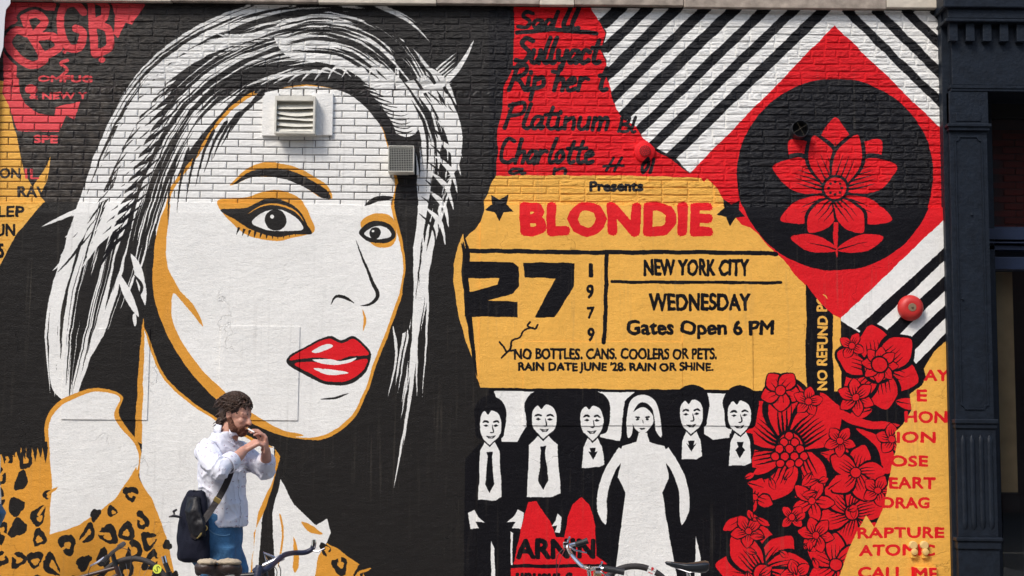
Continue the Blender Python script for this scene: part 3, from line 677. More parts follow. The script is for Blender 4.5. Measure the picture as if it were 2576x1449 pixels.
        h = math_('ADD', noise(90, 5, .6, vs.outputs[0]), math_('MULTIPLY', noise(7, 3), 1.6)); h = math_('ADD', h, math_('MULTIPLY', noise(2.2, 5, .6, v2.outputs[0]), 1.1))
        vc = n.new('ShaderNodeTexVoronoi'); vc.feature = 'DISTANCE_TO_EDGE'; vc.inputs['Scale'].default_value = 1.1
        wn = n.new('ShaderNodeTexNoise'); wn.inputs['Scale'].default_value = 4; wn.inputs['Detail'].default_value = 6; l.new(g.outputs['Position'], wn.inputs[0])
        wa = n.new('ShaderNodeVectorMath'); wa.operation = 'MULTIPLY_ADD'; wa.inputs[1].default_value = (.5,) * 3; l.new(wn.outputs[1], wa.inputs[0]); l.new(g.outputs['Position'], wa.inputs[2]); l.new(wa.outputs[0], vc.inputs[0])
        crack = math_('MULTIPLY', mr(vc.outputs[0], 0, .0035, 1, 0), mr(noise(1.7, 2), .52, .6, 0, 1))
        h = math_('SUBTRACT', h, crack); dist = .0042
    bp = n.new('ShaderNodeBump'); bp.inputs['Strength'].default_value = 1; bp.inputs['Distance'].default_value = dist
    l.new(h, bp.inputs['Height']); l.new(bp.outputs[0], b.inputs['Normal'])
    return m
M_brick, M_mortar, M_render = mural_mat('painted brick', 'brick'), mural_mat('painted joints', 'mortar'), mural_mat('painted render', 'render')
M_conc = mat('pale stone', srgb(196, 186, 170), .8, bump=.5, bscale=40, var=.12)
M_conc2 = mat('weathered stone', srgb(150, 138, 126), .85, bump=.7, bscale=30, var=.35, vscale=9)
M_iron = mat('blue black ironwork', (.0085, .0125, .020), .5, spec=.22, bump=.45, bscale=35, var=.25, vscale=14)
M_iron2 = mat('blue frame paint', (.005, .012, .036), .45, bump=.1, var=.15)
M_cream = mat('cream painted metal', (.62, .60, .53), .5, bump=.2, bscale=50, var=.12, vscale=18)
M_dark = mat('dark void', (.004, .004, .005), .8)
M_wire = mat('galvanised wire', (.42, .42, .38), .45, metal=.5)
M_side = mat('paving', (.22, .21, .20), .85, bump=.3, bscale=30, var=.15)
M_asph = mat('asphalt', (.05, .05, .052), .9, bump=.5, bscale=60, var=.2)

# ---------------------------------------------------------------- ground and street
def sheet(name, x0, x1, y0, y1, z0, z1, m): return tag(MB().box(x0, x1, y0, y1, z0, z1).build(name, m), kind='structure')
sheet('road', -60, 60, -60, -9.6, -.2, -.14, M_asph)
kerb = sheet('kerb', -60, 60, -9.6, -9.42, -.2, .0, M_conc)
pv = tag(empty('pavement'), kind='structure')
MB().box(-60, 60, -9.416, 6, -.2, -.006).build('paving_bed', M_asph, pv)
slab = MB().box(-.745, .745, -.745, .745, -.05, 0).build('slab', M_side, pv)
slab.location = (-6, -8.6, 0)
for i in range(9):
    for j in range(6):
        if i == j == 0: continue
        c = slab.copy(); COL.objects.link(c); c.parent = pv; c.location = (-6 + i * 1.5, -8.6 + j * 1.5, 0)

# houses across the street, behind the viewer: they are what the shop glass mirrors
OB = tag(empty('brick_building', (0, -24, 0)), 'long dark red brick building facing the mural from across the street', 'building')
MB().box(-30, 30, -4, 0, 0, 13).build('wall', mat('opposite brick', (.13, .05, .035), .85, bump=.3, var=.3), OB)
MB().box(-30, 30, 0, .35, 12.6, 13.1).build('cornice', M_conc2, OB)
ow = MB().box(-.55, .55, .005, .06, -.9, .9).build('window', mat('opposite window', (.02, .025, .03), .15), OB); ow.location = (-27, 0, 2.2)
for i in range(19):
    for j in range(4):
        if i == j == 0: continue
        c = ow.copy(); COL.objects.link(c); c.parent = OB; c.location = (-27 + i * 3, 0, 2.2 + j * 3)
# ---------------------------------------------------------------- the painted wall
WALL = tag(empty('mural_wall', (0, 0, 0)), 'brick wall painted with a huge black, white, red and yellow mural of a woman, a ticket and flowers', 'wall')
zL = at(600, 513).z                    # top of the rendered lower part
zLr = at(1700, 520).z
XR = at(2380, 700).x                   # right end of the wall
zT = at(1288, 10, -.085).z              # underside of the stone course
XL = -5.2
# backing, with joints
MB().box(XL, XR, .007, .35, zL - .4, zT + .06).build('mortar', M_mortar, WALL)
CW, CHt = .2285, .0668
# shared brick meshes
def brick_mesh(w, h, seed, rough):
    rr = random.Random(seed); nx, nz = 4, 2
    vs = []; fs = []
    b = .004 if not rough else .007
    for k in range(nz + 1):
        for i in range(nx + 1):
            x = -w / 2 + b + (w - 2 * b) * i / nx; z = -h / 2 + b + (h - 2 * b) * k / nz
            vs.append((x + rr.uniform(-1, 1) * .002 * rough, rr.uniform(-1, 1) * (.0004 + .0022 * rough), z + rr.uniform(-1, 1) * .003 * rough))
    for k in range(nz):
        for i in range(nx):
            a = k * (nx + 1) + i; fs.append((a, a + 1, a + nx + 2, a + nx + 1))
    ring = [i for i in range(nx + 1)] + [(nx + 1) * k + nx for k in range(1, nz + 1)] + [(nx + 1) * nz + i for i in range(nx - 1, -1, -1)] + [(nx + 1) * k for k in range(nz - 1, 0, -1)]
    o_ = len(vs)
    for r_ in ring:
        x, y, z = vs[r_]; fx = 1 if abs(x) > w / 2 - 2.5 * b - .004 * rough else 0; fz = 1 if abs(z) > h / 2 - 2.5 * b - .004 * rough else 0
        ex = math.copysign(w / 2, x) if fx else x; ez = math.copysign(h / 2, z) if fz else z
        vs.append((ex, .0045, ez))
    n_ = len(ring)
    for i in range(n_): fs.append((ring[i], o_ + i, o_ + (i + 1) % n_, ring[(i + 1) % n_]))
    for i in range(n_): vs.append((vs[o_ + i][0], .03, vs[o_ + i][2]))
    for i in range(n_): fs.append((o_ + i, o_ + n_ + i, o_ + n_ + (i + 1) % n_, o_ + (i + 1) % n_))
    return vs, fs
rr = random.Random(5)
zStart = zL - .02
n_c = int((zT + .02 - zStart) / CHt) + 1
rough_v = [brick_mesh(.216, .056, 40 + i, 1.0) for i in range(8)]; rough_h = [brick_mesh(.104, .056, 60 + i, 1.0) for i in range(5)]
fine_v = [brick_mesh(.2205, .0588, 20 + i, .2) for i in range(4)]
shared = []
for i, (vs, fs) in enumerate(fine_v):
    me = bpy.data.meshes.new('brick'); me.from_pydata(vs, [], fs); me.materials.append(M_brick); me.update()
    bm = bmesh.new(); bm.from_mesh(me); bmesh.ops.recalc_face_normals(bm, faces=bm.faces[:]); bm.to_mesh(me); bm.free(); shared.append(me)
stuff = MB(); cand = []
vent_boxes = [(at(660, 0).x, at(838, 0).x, at(700, 346).z, at(700, 230).z)]
for c in range(n_c):
    z = zStart + CHt * (c + .5)
    if z + CHt / 2 > zT + .08: break
    x = XL + rr.uniform(0, .02) - (CW / 2 if c % 2 else 0)
    if z > at(600, 232).z and c % 6 == 0: pass
    header_row = z > at(600, 232).z and c % 6 == 3
    while x < XR - .01:
        rough = z > at(600, 232).z - .01 or x > .25
        w = .114 if (header_row or (rough and rr.random() < .07)) else CW
        xe = min(x + w, XR)
        cx_ = (x + xe) / 2
        if not rough and xe - x > CW - .01: cand.append((cx_, z))
        else:
            src = rr.choice(rough_h if w < .2 else rough_v) if rough else rr.choice(fine_v)
            sw = (xe - x - .011 if rough else xe - x - .008) / (.104 if (w < .2 and rough) else (.216 if rough else .2205)); dz = rr.uniform(-.002, .002) if rough else 0
            dy = rr.uniform(-.0035, .0028) if rough else 0; th = rr.uniform(-.02, .02) if rough else 0; tl = rr.uniform(-.03, .03) if rough else 0
            fz = rr.uniform(.93, 1.06) if rough else 1
            stuff.add([(cx_ + vx * sw, vy + dy + vx * tl, z + dz + vz * fz + vx * th) for vx, vy, vz in src[0]], src[1])
        x = xe
# nearest to the picture's middle and unobstructed first: these are single bricks
pcx = at(800, 400)
cand.sort(key=lambda q: (abs(q[0] - pcx.x) * .55 + abs(q[1] - pcx.z)))
for k, (x, z) in enumerate(cand):
    if k < 298:
        o = bpy.data.objects.new('brick', shared[k % 4]); COL.objects.link(o); o.parent = WALL
        o.location = (x, rr.uniform(-.0012, .0008), z); o.rotation_euler = (0, rr.uniform(-.004, .004), 0)
    else:
        src = rr.choice(fine_v); stuff.add([(x + vx, vy, z + vz) for vx, vy, vz in src[0]], src[1])
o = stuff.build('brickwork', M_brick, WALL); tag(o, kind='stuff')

# rendered (plastered) lower part: two coats of different thickness, meeting at a vertical step
XS = at(1207, 800).x
def wavy_sheet(name, x0, x1, z0, zfn, y, y1, seed, n=70):
    """front sheet with a hand-trowelled top edge"""
    r_ = random.Random(seed); b = MB(); vs = []; fs = []
    nz = 40
    for i in range(n + 1):
        x = x0 + (x1 - x0) * i / n; zt = zfn(x) + r_.uniform(-.004, .004)
        for j in range(nz + 1):
            z = z0 + (zt - z0) * j / nz
            vs.append((x, y + .0025 * mnoise.noise(Vector((x * 2.3, z * 2.3, seed))) + (0.008 if j == nz else 0), z))
        vs.append((x, y1, zt + .012))
    k = nz + 2
    for i in range(n):
        for j in range(nz + 1): fs.append((i * k + j, (i + 1) * k + j, (i + 1) * k + j + 1, i * k + j + 1))
    for e in (0, n):
        a = len(vs)
        for j in range(nz + 2): v_ = vs[e * k + j]; vs.append((v_[0], y1, v_[2]))
        for j in range(nz + 1): fs.append((e * k + j, e * k + j + 1, a + j + 1, a + j))
    return b.add(vs, fs).build(name, M_render, WALL)
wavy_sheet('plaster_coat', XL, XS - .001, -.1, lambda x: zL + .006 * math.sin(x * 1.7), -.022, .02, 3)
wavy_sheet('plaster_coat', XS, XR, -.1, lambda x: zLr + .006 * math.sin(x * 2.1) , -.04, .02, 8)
# smooth boards let into the plaster
for (a, b_, y) in (((557, 820), (750, 1058), -.0215), ((165, 826), (372, 1057), -.0215), ((1317, 860), (1508, 1072), -.0395), ((1508, 860), (1716, 1072), -.0395), ((1716, 830), (1893, 1072), -.0395)):
    p0, p1 = at(*a), at(*b_)
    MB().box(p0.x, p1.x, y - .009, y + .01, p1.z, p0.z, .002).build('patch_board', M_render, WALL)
# a brick pier line: shallow recess left of the ticket, upper part
pq = at(1116, 400)
# stone course above
ST = tag(empty('stone_course', (0, 0, zT)), 'projecting band of pale and weathered grey stone along the top of the mural wall', 'stone band')
edges = [-140, 130, 430, 800, 1098, 1357, 1445, 1720, 2230, 2372]
tone = [1, 0, 1, 0, 1, 0, 1, 1, 0]
for i in range(len(edges) - 1):
    a, b_ = at(edges[i], 10, -.085).x, at(edges[i + 1], 10, -.085).x
    drop = -.004 * (i % 2) - (.01 if i in (7,) else 0)
    so_ = MB().box(a + .002, b_ - .002, -.085, .3, drop, .42, .006).build('stone_block', (M_conc, M_conc2)[tone[i]], ST)
MB().box(XL, XR, -.03, .3, -.016, -.012).build('bed_joint', M_mortar, ST)
# building above (never in view, it is what stands on the stone)
MB().box(XL, XR, -.02, .35, zT + .421, zT + 3.5).build('upper_wall', M_brick, WALL)

# far left: wall end with a hanging torn poster edge and a dark return
lx = at(11, 60).x
MB().box(XL - .5, at(3, 60).x, -.07, .3, 0, 6).build('corner_pier', mat('dark red corner', (.16, .012, .02), .6), WALL)
pl = MB(); a = at(-30, -40, -.085); 
q = [at(x, y, -.085) for x, y in ((-60, -60), (26, -60), (26, 9), (15, 24), (12, 45), (8, 118), (0, 145), (-60, 150))]
n_ = len(q); pl.add([v for v in q] + [v + Vector((0, .008, 0)) for v in q], [tuple(range(n_)), tuple(range(n_, 2 * n_))] + [(i, (i + 1) % n_, n_ + (i + 1) % n_, n_ + i) for i in range(n_)])
tag(pl.build('poster_board', mat('white board', (.62, .62, .66), .6)), 'edge of a white board fixed to the wall at the top left corner', 'board')

# ---------------------------------------------------------------- fittings on the wall
def disc_prof(mb, cx, cz, prof, n=40): mb.lathe(prof, (cx, 0, cz), 'y', n)
# louvred vent in a board
V1 = tag(empty('louvre_vent', at(741, 288)), 'cream metal vent with four bent louvres in a wide board, on the painted forehead', 'vent')
def child(ob, par): ob.parent = par; ob.matrix_parent_inverse = Matrix.Translation(-par.location); return ob
p0, p1 = at(661, 233, -.03), at(836, 343, -.03)
xm0, xm1 = at(692, 300, -.03).x, at(792, 300, -.03).x
child(MB().box(p0.x, xm0 + .03, -.034, .02, p1.z, p0.z, .004).build('backing_board', M_render), V1)
child(MB().box(xm1 - .03, p1.x, -.031, .02, p1.z + .01, p0.z, .004).build('backing_board', M_render), V1)
y0 = -.14
f0, f1 = at(692, 241, y0), at(791, 336, y0)
fr = MB(); t = .016
fr.box(f0.x, f0.x + t, y0, .01, f1.z, f0.z); fr.box(f1.x - t, f1.x, y0, .01, f1.z, f0.z)
fr.box(f0.x + t, f1.x - t, y0 - .002, .01, f0.z - t * 2.6, f0.z); fr.box(f0.x + t, f1.x - t, y0 + .002, .01, f1.z, f1.z + t)
child(fr.build('casing', M_cream), V1)
child(MB().box(f0.x + t, f1.x - t, -.02, .0, f1.z + t, f0.z - t).build('duct_back', M_dark), V1)
hgt = (f0.z - f1.z - t * 4.2)
for i in range(5):
    mb = MB(); zc = f1.z + t * 1.2 + hgt * (i + .5) / 5; rl = random.Random(i + 3); n_ = 8; vs = []
    for s_ in (0, 1):
        for k in range(n_ + 1):
            x = f0.x + t + .003 + (f1.x - f0.x - 2 * t - .006) * k / n_
            sag = (-.012 * math.sin(math.pi * k / n_) * (i % 2) + .008 * math.sin(2.3 * k / n_ + i)) + rl.uniform(-.001, .001)
            vs.append((x, y0 + .022 + s_ * .045, zc + (-.030 if s_ == 0 else .032) + sag)); vs.append((x, y0 + .024 + s_ * .045, zc + (-.030 if s_ == 0 else .032) + sag + .003))
    fs = []
    for k in range(n_):
        a, b_ = 2 * k, 2 * (n_ + 1) + 2 * k
        fs += [(a, a + 2, b_ + 2, b_), (a + 1, b_ + 1, b_ + 3, a + 3), (a, a + 1, a + 3, a + 2), (b_, b_ + 2, b_ + 3, b_ + 1)]
    child(mb.add(vs, fs).build('louvre', M_cream), V1)
# grille box
y0 = -.17
V2 = tag(empty('grille_vent', at(1010, 400)), 'square box vent with a wire mesh front on the white and black bricks', 'vent')
g0, g1 = at(977, 366, y0), at(1040, 432, y0)
mb = MB(); t = .006
mb.box(g0.x, g0.x + t, y0, .01, g1.z, g0.z); mb.box(g1.x - t, g1.x, y0, .01, g1.z, g0.z); mb.box(g0.x + t, g1.x - t, y0, .01, g0.z - t, g0.z); mb.box(g0.x + t, g1.x - t, y0, .01, g1.z, g1.z + t)
child(mb.build('casing', M_cream), V2)
child(MB().box(g0.x + t, g1.x - t, -.06, -.02, g1.z + t, g0.z - t).build('duct_back', M_dark), V2)
h0, h1 = at(1028, 368, -.02), at(1056, 440, -.02)
child(MB().box(h0.x, h1.x, -.024, .01, h1.z, h0.z, .003).build('flange', M_render), V2)
mb = MB(); nw = 15
for i in range(1, nw):
    x = g0.x + (g1.x - g0.x) * i / nw; mb.box(x - .0016, x + .0016, y0 + .001, y0 + .004, g1.z + t, g0.z - t)
    z = g1.z + (g0.z - g1.z) * i / nw; mb.box(g0.x + t, g1.x - t, y0 + .0045, y0 + .0075, z - .0016, z + .0016)
child(mb.build('mesh_grille', M_wire), V2)
# round red cap with holes
pc = at(1622, 380, -.03)
V3 = tag(empty('round_vent', pc), 'round red vent cap with a grid of small holes among the black handwriting', 'vent')
mb = MB(); disc_prof(mb, pc.x, pc.z, [(.0, -.048), (.046, -.048), (.05, -.046), (.056, -.036), (.088, -.03), (.094, -.024), (.094, .01)])
child(mb.build('cap', M_render, smooth=True), V3)
mb = MB()
for ring, cnt in ((0, 1), (1, 6), (2, 12), (3, 18)):
    for k in range(cnt):
        th = 2 * math.pi * k / cnt + ring * .3; x, z = pc.x + ring * .0145 * math.cos(th), pc.z + ring * .0145 * math.sin(th)
        mb.lathe([(0, -.050), (.0054, -.050), (.0054, -.046)], (x, 0, z), 'y', 8)
child(mb.build('hole', mat('hole dark red', (.03, .002, .002), .7)), V3)
# open black pipe
pc = at(2014, 323, -.12)
V4 = tag(empty('open_pipe', pc), 'short open black pipe with crossed wires sticking out of the black disc', 'pipe')
mb = MB(); mb.lathe([(.078, .0), (.078, -.05), (.075, -.075), (.075, -.12), (.0715, -.12), (.0705, .1)], (pc.x, 0, pc.z), 'y', 40)
child(mb.build('pipe', mat('black pipe', (.02, .022, .026), .5, bump=.3), smooth=True), V4)
mb = MB(); mb.lathe([(0, .099), (.08, .099)], (pc.x, -.13, pc.z), 'y', 30); child(mb.build('plug', M_dark), V4)
mb = MB()
for a in (R(-62), R(32)):
    d = Vector((math.cos(a), 0, math.sin(a))) * .073; mb.tube([Vector((pc.x, -.115, pc.z)) - d, Vector((pc.x, -.115, pc.z)) + d], .0009, 5)
child(mb.build('crossed_wire', mat('dull wire', (.12, .1, .07), .6)), V4)
# alarm bell
pc = at(2293.5, 773.5, -.11)
V5 = tag(empty('alarm_bell', pc), 'round red alarm bell with a brown metal centre on the lower black and white stripes', 'bell')
M_bell = mat('bell red', (.50, .022, .018), .48, bump=.05, bscale=200, var=.06)
pr = [(.03, -.004), (.05, -.006), (.072, -.001), (.092, .014), (.104, .034), (.1085, .056), (.1085, .062), (.104, .062), (.1, .04), (.08, .02)]
child(MB().lathe([(r_ * 1.05, h - .125) for r_, h in pr], (pc.x, 0, pc.z), 'y', 48).build('gong', M_bell, smooth=True), V5)
child(MB().lathe([(0, -.133), (.034, -.133), (.036, -.131), (.036, -.12)], (pc.x, 0, pc.z), 'y', 30).build('hub', mat('brown brass', (.22, .15, .09), .5)), V5)
child(MB().lathe([(0, -.142), (.006, -.142), (.01, -.138), (.01, -.13)], (pc.x, 0, pc.z), 'y', 10).build('nut', mat('brown brass dark', (.12, .08, .05), .5)), V5)
child(MB().lathe([(.0, -.09), (.05, -.09), (.05, -.03)], (pc.x, 0, pc.z), 'y', 24).build('mounting', mat('dark mount', (.02, .02, .02), .6)), V5)
# pair of small outlets near the lyrics
for i, (px, lb) in enumerate(((2297, 'left of two small cream and red painted tap fittings over the word ATOMIC'), (2325, 'right of two small cream and red painted tap fittings over the word ATOMIC'))):
    pc = at(px, 1382, -.05); v = tag(empty('wall_fitting', pc), lb, 'wall fitting', 'paired fittings on the yellow wall')
    child(MB().lathe([(0, -.075), (.03, -.075), (.036, -.068), (.038, -.03)], (pc.x, 0, pc.z + .035), 'y', 18).build('cap', mat('fitting cream', (.70, .47, .18), .5), smooth=True), v)
    child(MB().lathe([(0, -.09), (.012, -.09), (.026, -.085), (.029, -.072), (.03, -.03)], (pc.x + .005, 0, pc.z - .02), 'y', 18).build('knob', mat('fitting yellow', (.72, .47, .16), .5), smooth=True), v)
    child(MB().box(pc.x - .024, pc.x + .026, -.07, -.03, pc.z - .075, pc.z + .03, .006).build('body', M_render), v)
p0, p1 = at(2302, 1427, -.1), at(2357, 1500, -.1)
tag(MB().box(p0.x, p1.x, -.11, -.035, p1.z, p0.z, .004).build('junction_box', M_render), 'flat yellow painted box with red lettering low on the lyric wall', 'box')

# ---------------------------------------------------------------- iron shopfront at the right
SF = tag(empty('iron_shopfront', (XR, 0, 0)), 'blue black cast iron shopfront with fluted pilaster, dentil cornice and dark window', 'shopfront')
def sbox(name, x0, y0_, x1, y1_, yf, yb, m=M_iron, bev=.004, par=None, zr=None):
    a = at(x0, y0_, yf); b_ = at(x1, y1_, yf)
    o = MB().box(min(a.x, b_.x), max(a.x, b_.x), yf, yb, min(a.z, b_.z), max(a.z, b_.z), bev).build(name, m)
    return child(o, par or SF)
Xp0, Xp1 = at(2396, 700, -.16).x, at(2492, 700, -.16).x
def pbox(name, dx0, dx1, pyt, pyb, yf, m=M_iron, bev=.004, yb=.3):
    zt, zb = at(2440, pyt, yf).z, at(2440, pyb, yf).z
    return child(MB().box(Xp0 + dx0, Xp1 + dx1, yf, yb, zb, zt, bev).build(name, m), SF)
pbox('corner_return', -.035, -.16, -80, 1600, -.10)
pbox('shaft', 0, 0, 232, 1350, -.16)
pbox('capital', -.0, .012, 230, 312, -.175); pbox('capital_panel', .055, -.055, 284, 305, -.182)
pbox('neck_moulding', -.025, .03, 310, 318, -.205, bev=.006); pbox('neck_moulding', -.012, .015, 318, 328, -.19, bev=.005)
# raised frame with scooped corners round the shaft panel
def ring(name, pyt, pyb, ins, w, yf):
    zt, zb = at(2440, pyt, yf).z, at(2440, pyb, yf).z; x0, x1 = Xp0 + ins, Xp1 - ins; c = .035
    def path(o_):
        X0, X1, Z0, Z1 = x0 + o_, x1 - o_, zb + o_, zt - o_; pts = []
        for (cx_, cz, a0) in ((X0, Z1, 0), (X1, Z1, -90), (X1, Z0, 180), (X0, Z0, 90)):
            sgn = 1
            arc = [(cx_ + c * math.cos(R(a0 - 90 + 90 * k / 5)), cz + c * math.sin(R(a0 - 90 + 90 * k / 5))) for k in range(6)]
            pts += arc
        return pts
    po, pi = path(0), path(w); n_ = len(po)
    vs = [(x, yf, z) for x, z in po] + [(x, yf, z) for x, z in pi] + [(x, yf + .02, z) for x, z in po] + [(x, yf + .02, z) for x, z in pi]
    fs = []
    for i in range(n_):
        j = (i + 1) % n_
        fs += [(i, j, n_ + j, n_ + i), (i, 2 * n_ + i, 2 * n_ + j, j), (n_ + i, n_ + j, 3 * n_ + j, 3 * n_ + i)]
    return child(MB().add(vs, fs).build(name, M_iron), SF)
ring('panel_frame', 342, 1030, .045, .012, -.171)
pbox('base_moulding', -.02, .025, 1054, 1066, -.205, bev=.008); pbox('base_moulding', -.012, .016, 1066, 1078, -.192, bev=.006)
pbox('fluted_base', -.005, .006, 1078, 1352, -.178)
wF = (Xp1 - Xp0 - .03) / 4
for i in range(4):
    xc = Xp0 + .022 + wF * (i + .45); zt, zb = at(2440, 1092, -.18).z, at(2440, 1335, -.18).z; r_ = .024
    mb = MB(); vs = []; fs = []; nz, na = 20, 8
    for k in range(nz + 1):
        z = zb + (zt - zb) * k / nz; e = min(k, nz - k) / 1.4; q = math.sqrt(max(0, 1 - (1 - min(e, 1)) ** 2)) if e < 1 else 1
        for j in range(na + 1):
            th = math.pi * j / na; vs.append((xc - r_ * q * math.cos(th), -.178 - r_ * .8 * q * math.sin(th) + .002, z))
    for k in range(nz):
        for j in range(na): fs.append((k * (na + 1) + j, k * (na + 1) + j + 1, (k + 1) * (na + 1) + j + 1, (k + 1) * (na + 1) + j))
    child(mb.add(vs, fs).build('reed', M_iron, smooth=True), SF)
pbox('foot_moulding', -.03, .035, 1352, 1362, -.215, bev=.008); pbox('foot_moulding', -.018, .022, 1362, 1382, -.2, bev=.008); pbox('plinth', -.01, .012, 1382, 1620, -.185)
# bolts
for (x, y) in ((2422, 752), (2462, 1080), (2445, 540)):
    a = at(x, y, -.17); child(MB().lathe([(0, -.178), (.008, -.176), (.01, -.17), (.01, -.15)], (a.x, 0, a.z), 'y', 10).build('bolt', M_iron), SF)
# entablature
XE = 6.2
def ebox(name, px0, pyt, pyb, yf, bev=.004, m=M_iron, x1=XE, yb=.3):
    a = at(px0, pyt, yf); b_ = at(2440, pyb, yf)
    return child(MB().box(a.x, x1, yf, yb, b_.z, at(2440, pyt, yf).z, bev).build(name, m), SF)
ebox('cornice', 2372, -60, 18, -.30, .01); ebox('cornice', 2384, 18, 46, -.26, .006); ebox('cornice_bead', 2378, 46, 54, -.275, .008)
ebox('frieze', 2392, 54, 214, -.175); ebox('architrave_bead', 2390, 214, 222, -.19, .004); ebox('architrave_bead', 2392, 222, 229, -.182, .003)
for i in range(15):
    px = 2388 + i * 42.5; a = at(px, 78, -.235); b_ = at(px + 22, 104, -.235)
    if a.x > XE - .2: break
    child(MB().box(a.x, b_.x, -.235, -.175, at(2440, 103, -.235).z, at(2440, 54, -.235).z, .003).build('dentil', M_iron), SF)
# window behind: transom bars, glass, room
sbox('transom', 2486, 575, 3000, 607, .22, .34, M_iron2); sbox('transom_bead', 2486, 608, 3000, 616, .20, .34, M_iron2); sbox('transom', 2486, 617, 3000, 633, .24, .34, M_iron2)
sbox('transom', 2486, 646, 3000, 682, .25, .34, M_iron2); sbox('transom_back', 2486, 570, 3000, 686, .345, .36, M_iron2)
sbox('head_shade', 2486, 228, 3000, 300, .3, .36, M_dark, 0)  # black sheet painted as the shade in the recess above the window
sbox('jamb', 2493, 230, 2502, 1700, .24, .34, M_iron); 
a, b_ = at(2495, 300, .35), at(3000, 1600, .35)
m_gl = bpy.data.materials.new('window glass'); m_gl.use_nodes = True
nn_ = m_gl.node_tree.nodes; ll_ = m_gl.node_tree.links
gb = nn_['Principled BSDF']; gb.inputs['Transmission Weight'].default_value = 1; gb.inputs['Roughness'].default_value = 0; gb.inputs['IOR'].default_value = 1.45; gb.inputs['Base Color'].default_value = (.8, .85, .88, 1)
child(MB().box(a.x, b_.x, .35, .358, b_.z, a.z).build('window_pane', m_gl), SF)
M_room = mat('dim room', (.02, .02, .022), .8); M_rb = mat('red brick', (.09, .008, .005), .9, bump=.4, var=.2); M_bg = mat('beige reflection', (.30, .20, .10), .8, var=.1)  # brick and beige colours stand in for the reflection in the glass
rx0, rx1 = XR + .1, 6.6
mb = MB(); mb.box(rx0, rx1, 2.6, 2.7, 0, 6); mb.box(rx0 - .1, rx0, .4, 2.7, 0, 6); mb.box(rx1, rx1 + .1, .4, 2.7, 0, 6)
child(mb.build('room_wall', M_room), SF); child(MB().box(rx0 - .1, rx1 + .1, .36, 2.7, 5.9, 6).build('room_ceiling', M_room), SF)
# brick reflection of the upper pane, built brick by brick behind the glass
bw = at(2492, 325, .5); be = at(3000, 325, .5); bt, bb = at(2492, 326, .5).z, at(2492, 600, .5).z
child(MB().box(bw.x, be.x, .512, .6, bb, bt).build('brick_reflection_backing', mat('dark joints', (.05, .012, .01), .9)), SF)
bm_ = MB().box(-.105, .105, 0, .02, -.026, .026, .002).build('brick', M_rb); child(bm_, SF); first = True; cnt = 0
z = bb + .035; row = 0
while z < bt - .02:
    x = bw.x + (.0 if row % 2 else .11)
    while x < bw.x + 1.2:
        if first: bb_ = bm_; first = False
        else: bb_ = bm_.copy(); COL.objects.link(bb_); bb_.parent = SF
        bb_.matrix_parent_inverse = bm_.matrix_parent_inverse; bb_.location = (x + .105, .5 + rnd.uniform(-.002, .002), z); x += .222
    z += .066; row += 1
# red and beige reflections of the lower pane, built as solids behind the glass
a0 = at(2493, 690, .5); a1 = at(2505, 1150, .5); child(MB().box(a0.x, a1.x - .004, .5, .6, at(2500, 1200, .5).z, at(2500, 684, .5).z).build('red_reflection', mat('oxblood reflection', (.12, .012, .014), .7)), SF)
a0 = at(2505, 690, .52); a1 = at(2546, 690, .52); child(MB().box(a0.x, a1.x, .52, .7, at(2500, 1238, .52).z, at(2500, 684, .52).z).build('beige_reflection', M_bg), SF)
child(MB().box(a0.x, a1.x + .02, .5, .7, .0, at(2500, 1242, .5).z).build('dado', M_dark), SF)
a0 = at(2538, 690, .36); 
# ---------------------------------------------------------------- people: closed volumes joined into one skin
M_skin = mat('skin', (.56, .29, .21), .5, bump=.08, bscale=150, var=.1, vscale=30); M_skin.node_tree.nodes['Principled BSDF'].inputs['Subsurface Weight'].default_value = .08
M_hair = mat('brown hair', (.060, .032, .020), .5, bump=.6, bscale=120, var=.3, vscale=40)
M_beard = mat('auburn beard', (.13, .042, .018), .6, bump=.8, bscale=180, var=.3, vscale=60)
M_jean = mat('blue denim', (.040, .135, .27), .85, bump=.5, bscale=90, var=.45, vscale=9)
M_bag = mat('navy canvas', (.006, .007, .017), .75, spec=.2, bump=.3, bscale=180, var=.2)
M_leather = mat('dark leather', (.02, .016, .018), .35, bump=.2)
M_brass = mat('brass', (.45, .33, .12), .35, metal=.8)
M_shoe = mat('brown shoe', (.09, .05, .03), .5)
M_tee = mat('white cotton', (.78, .78, .80), .85, bump=.1, bscale=90)
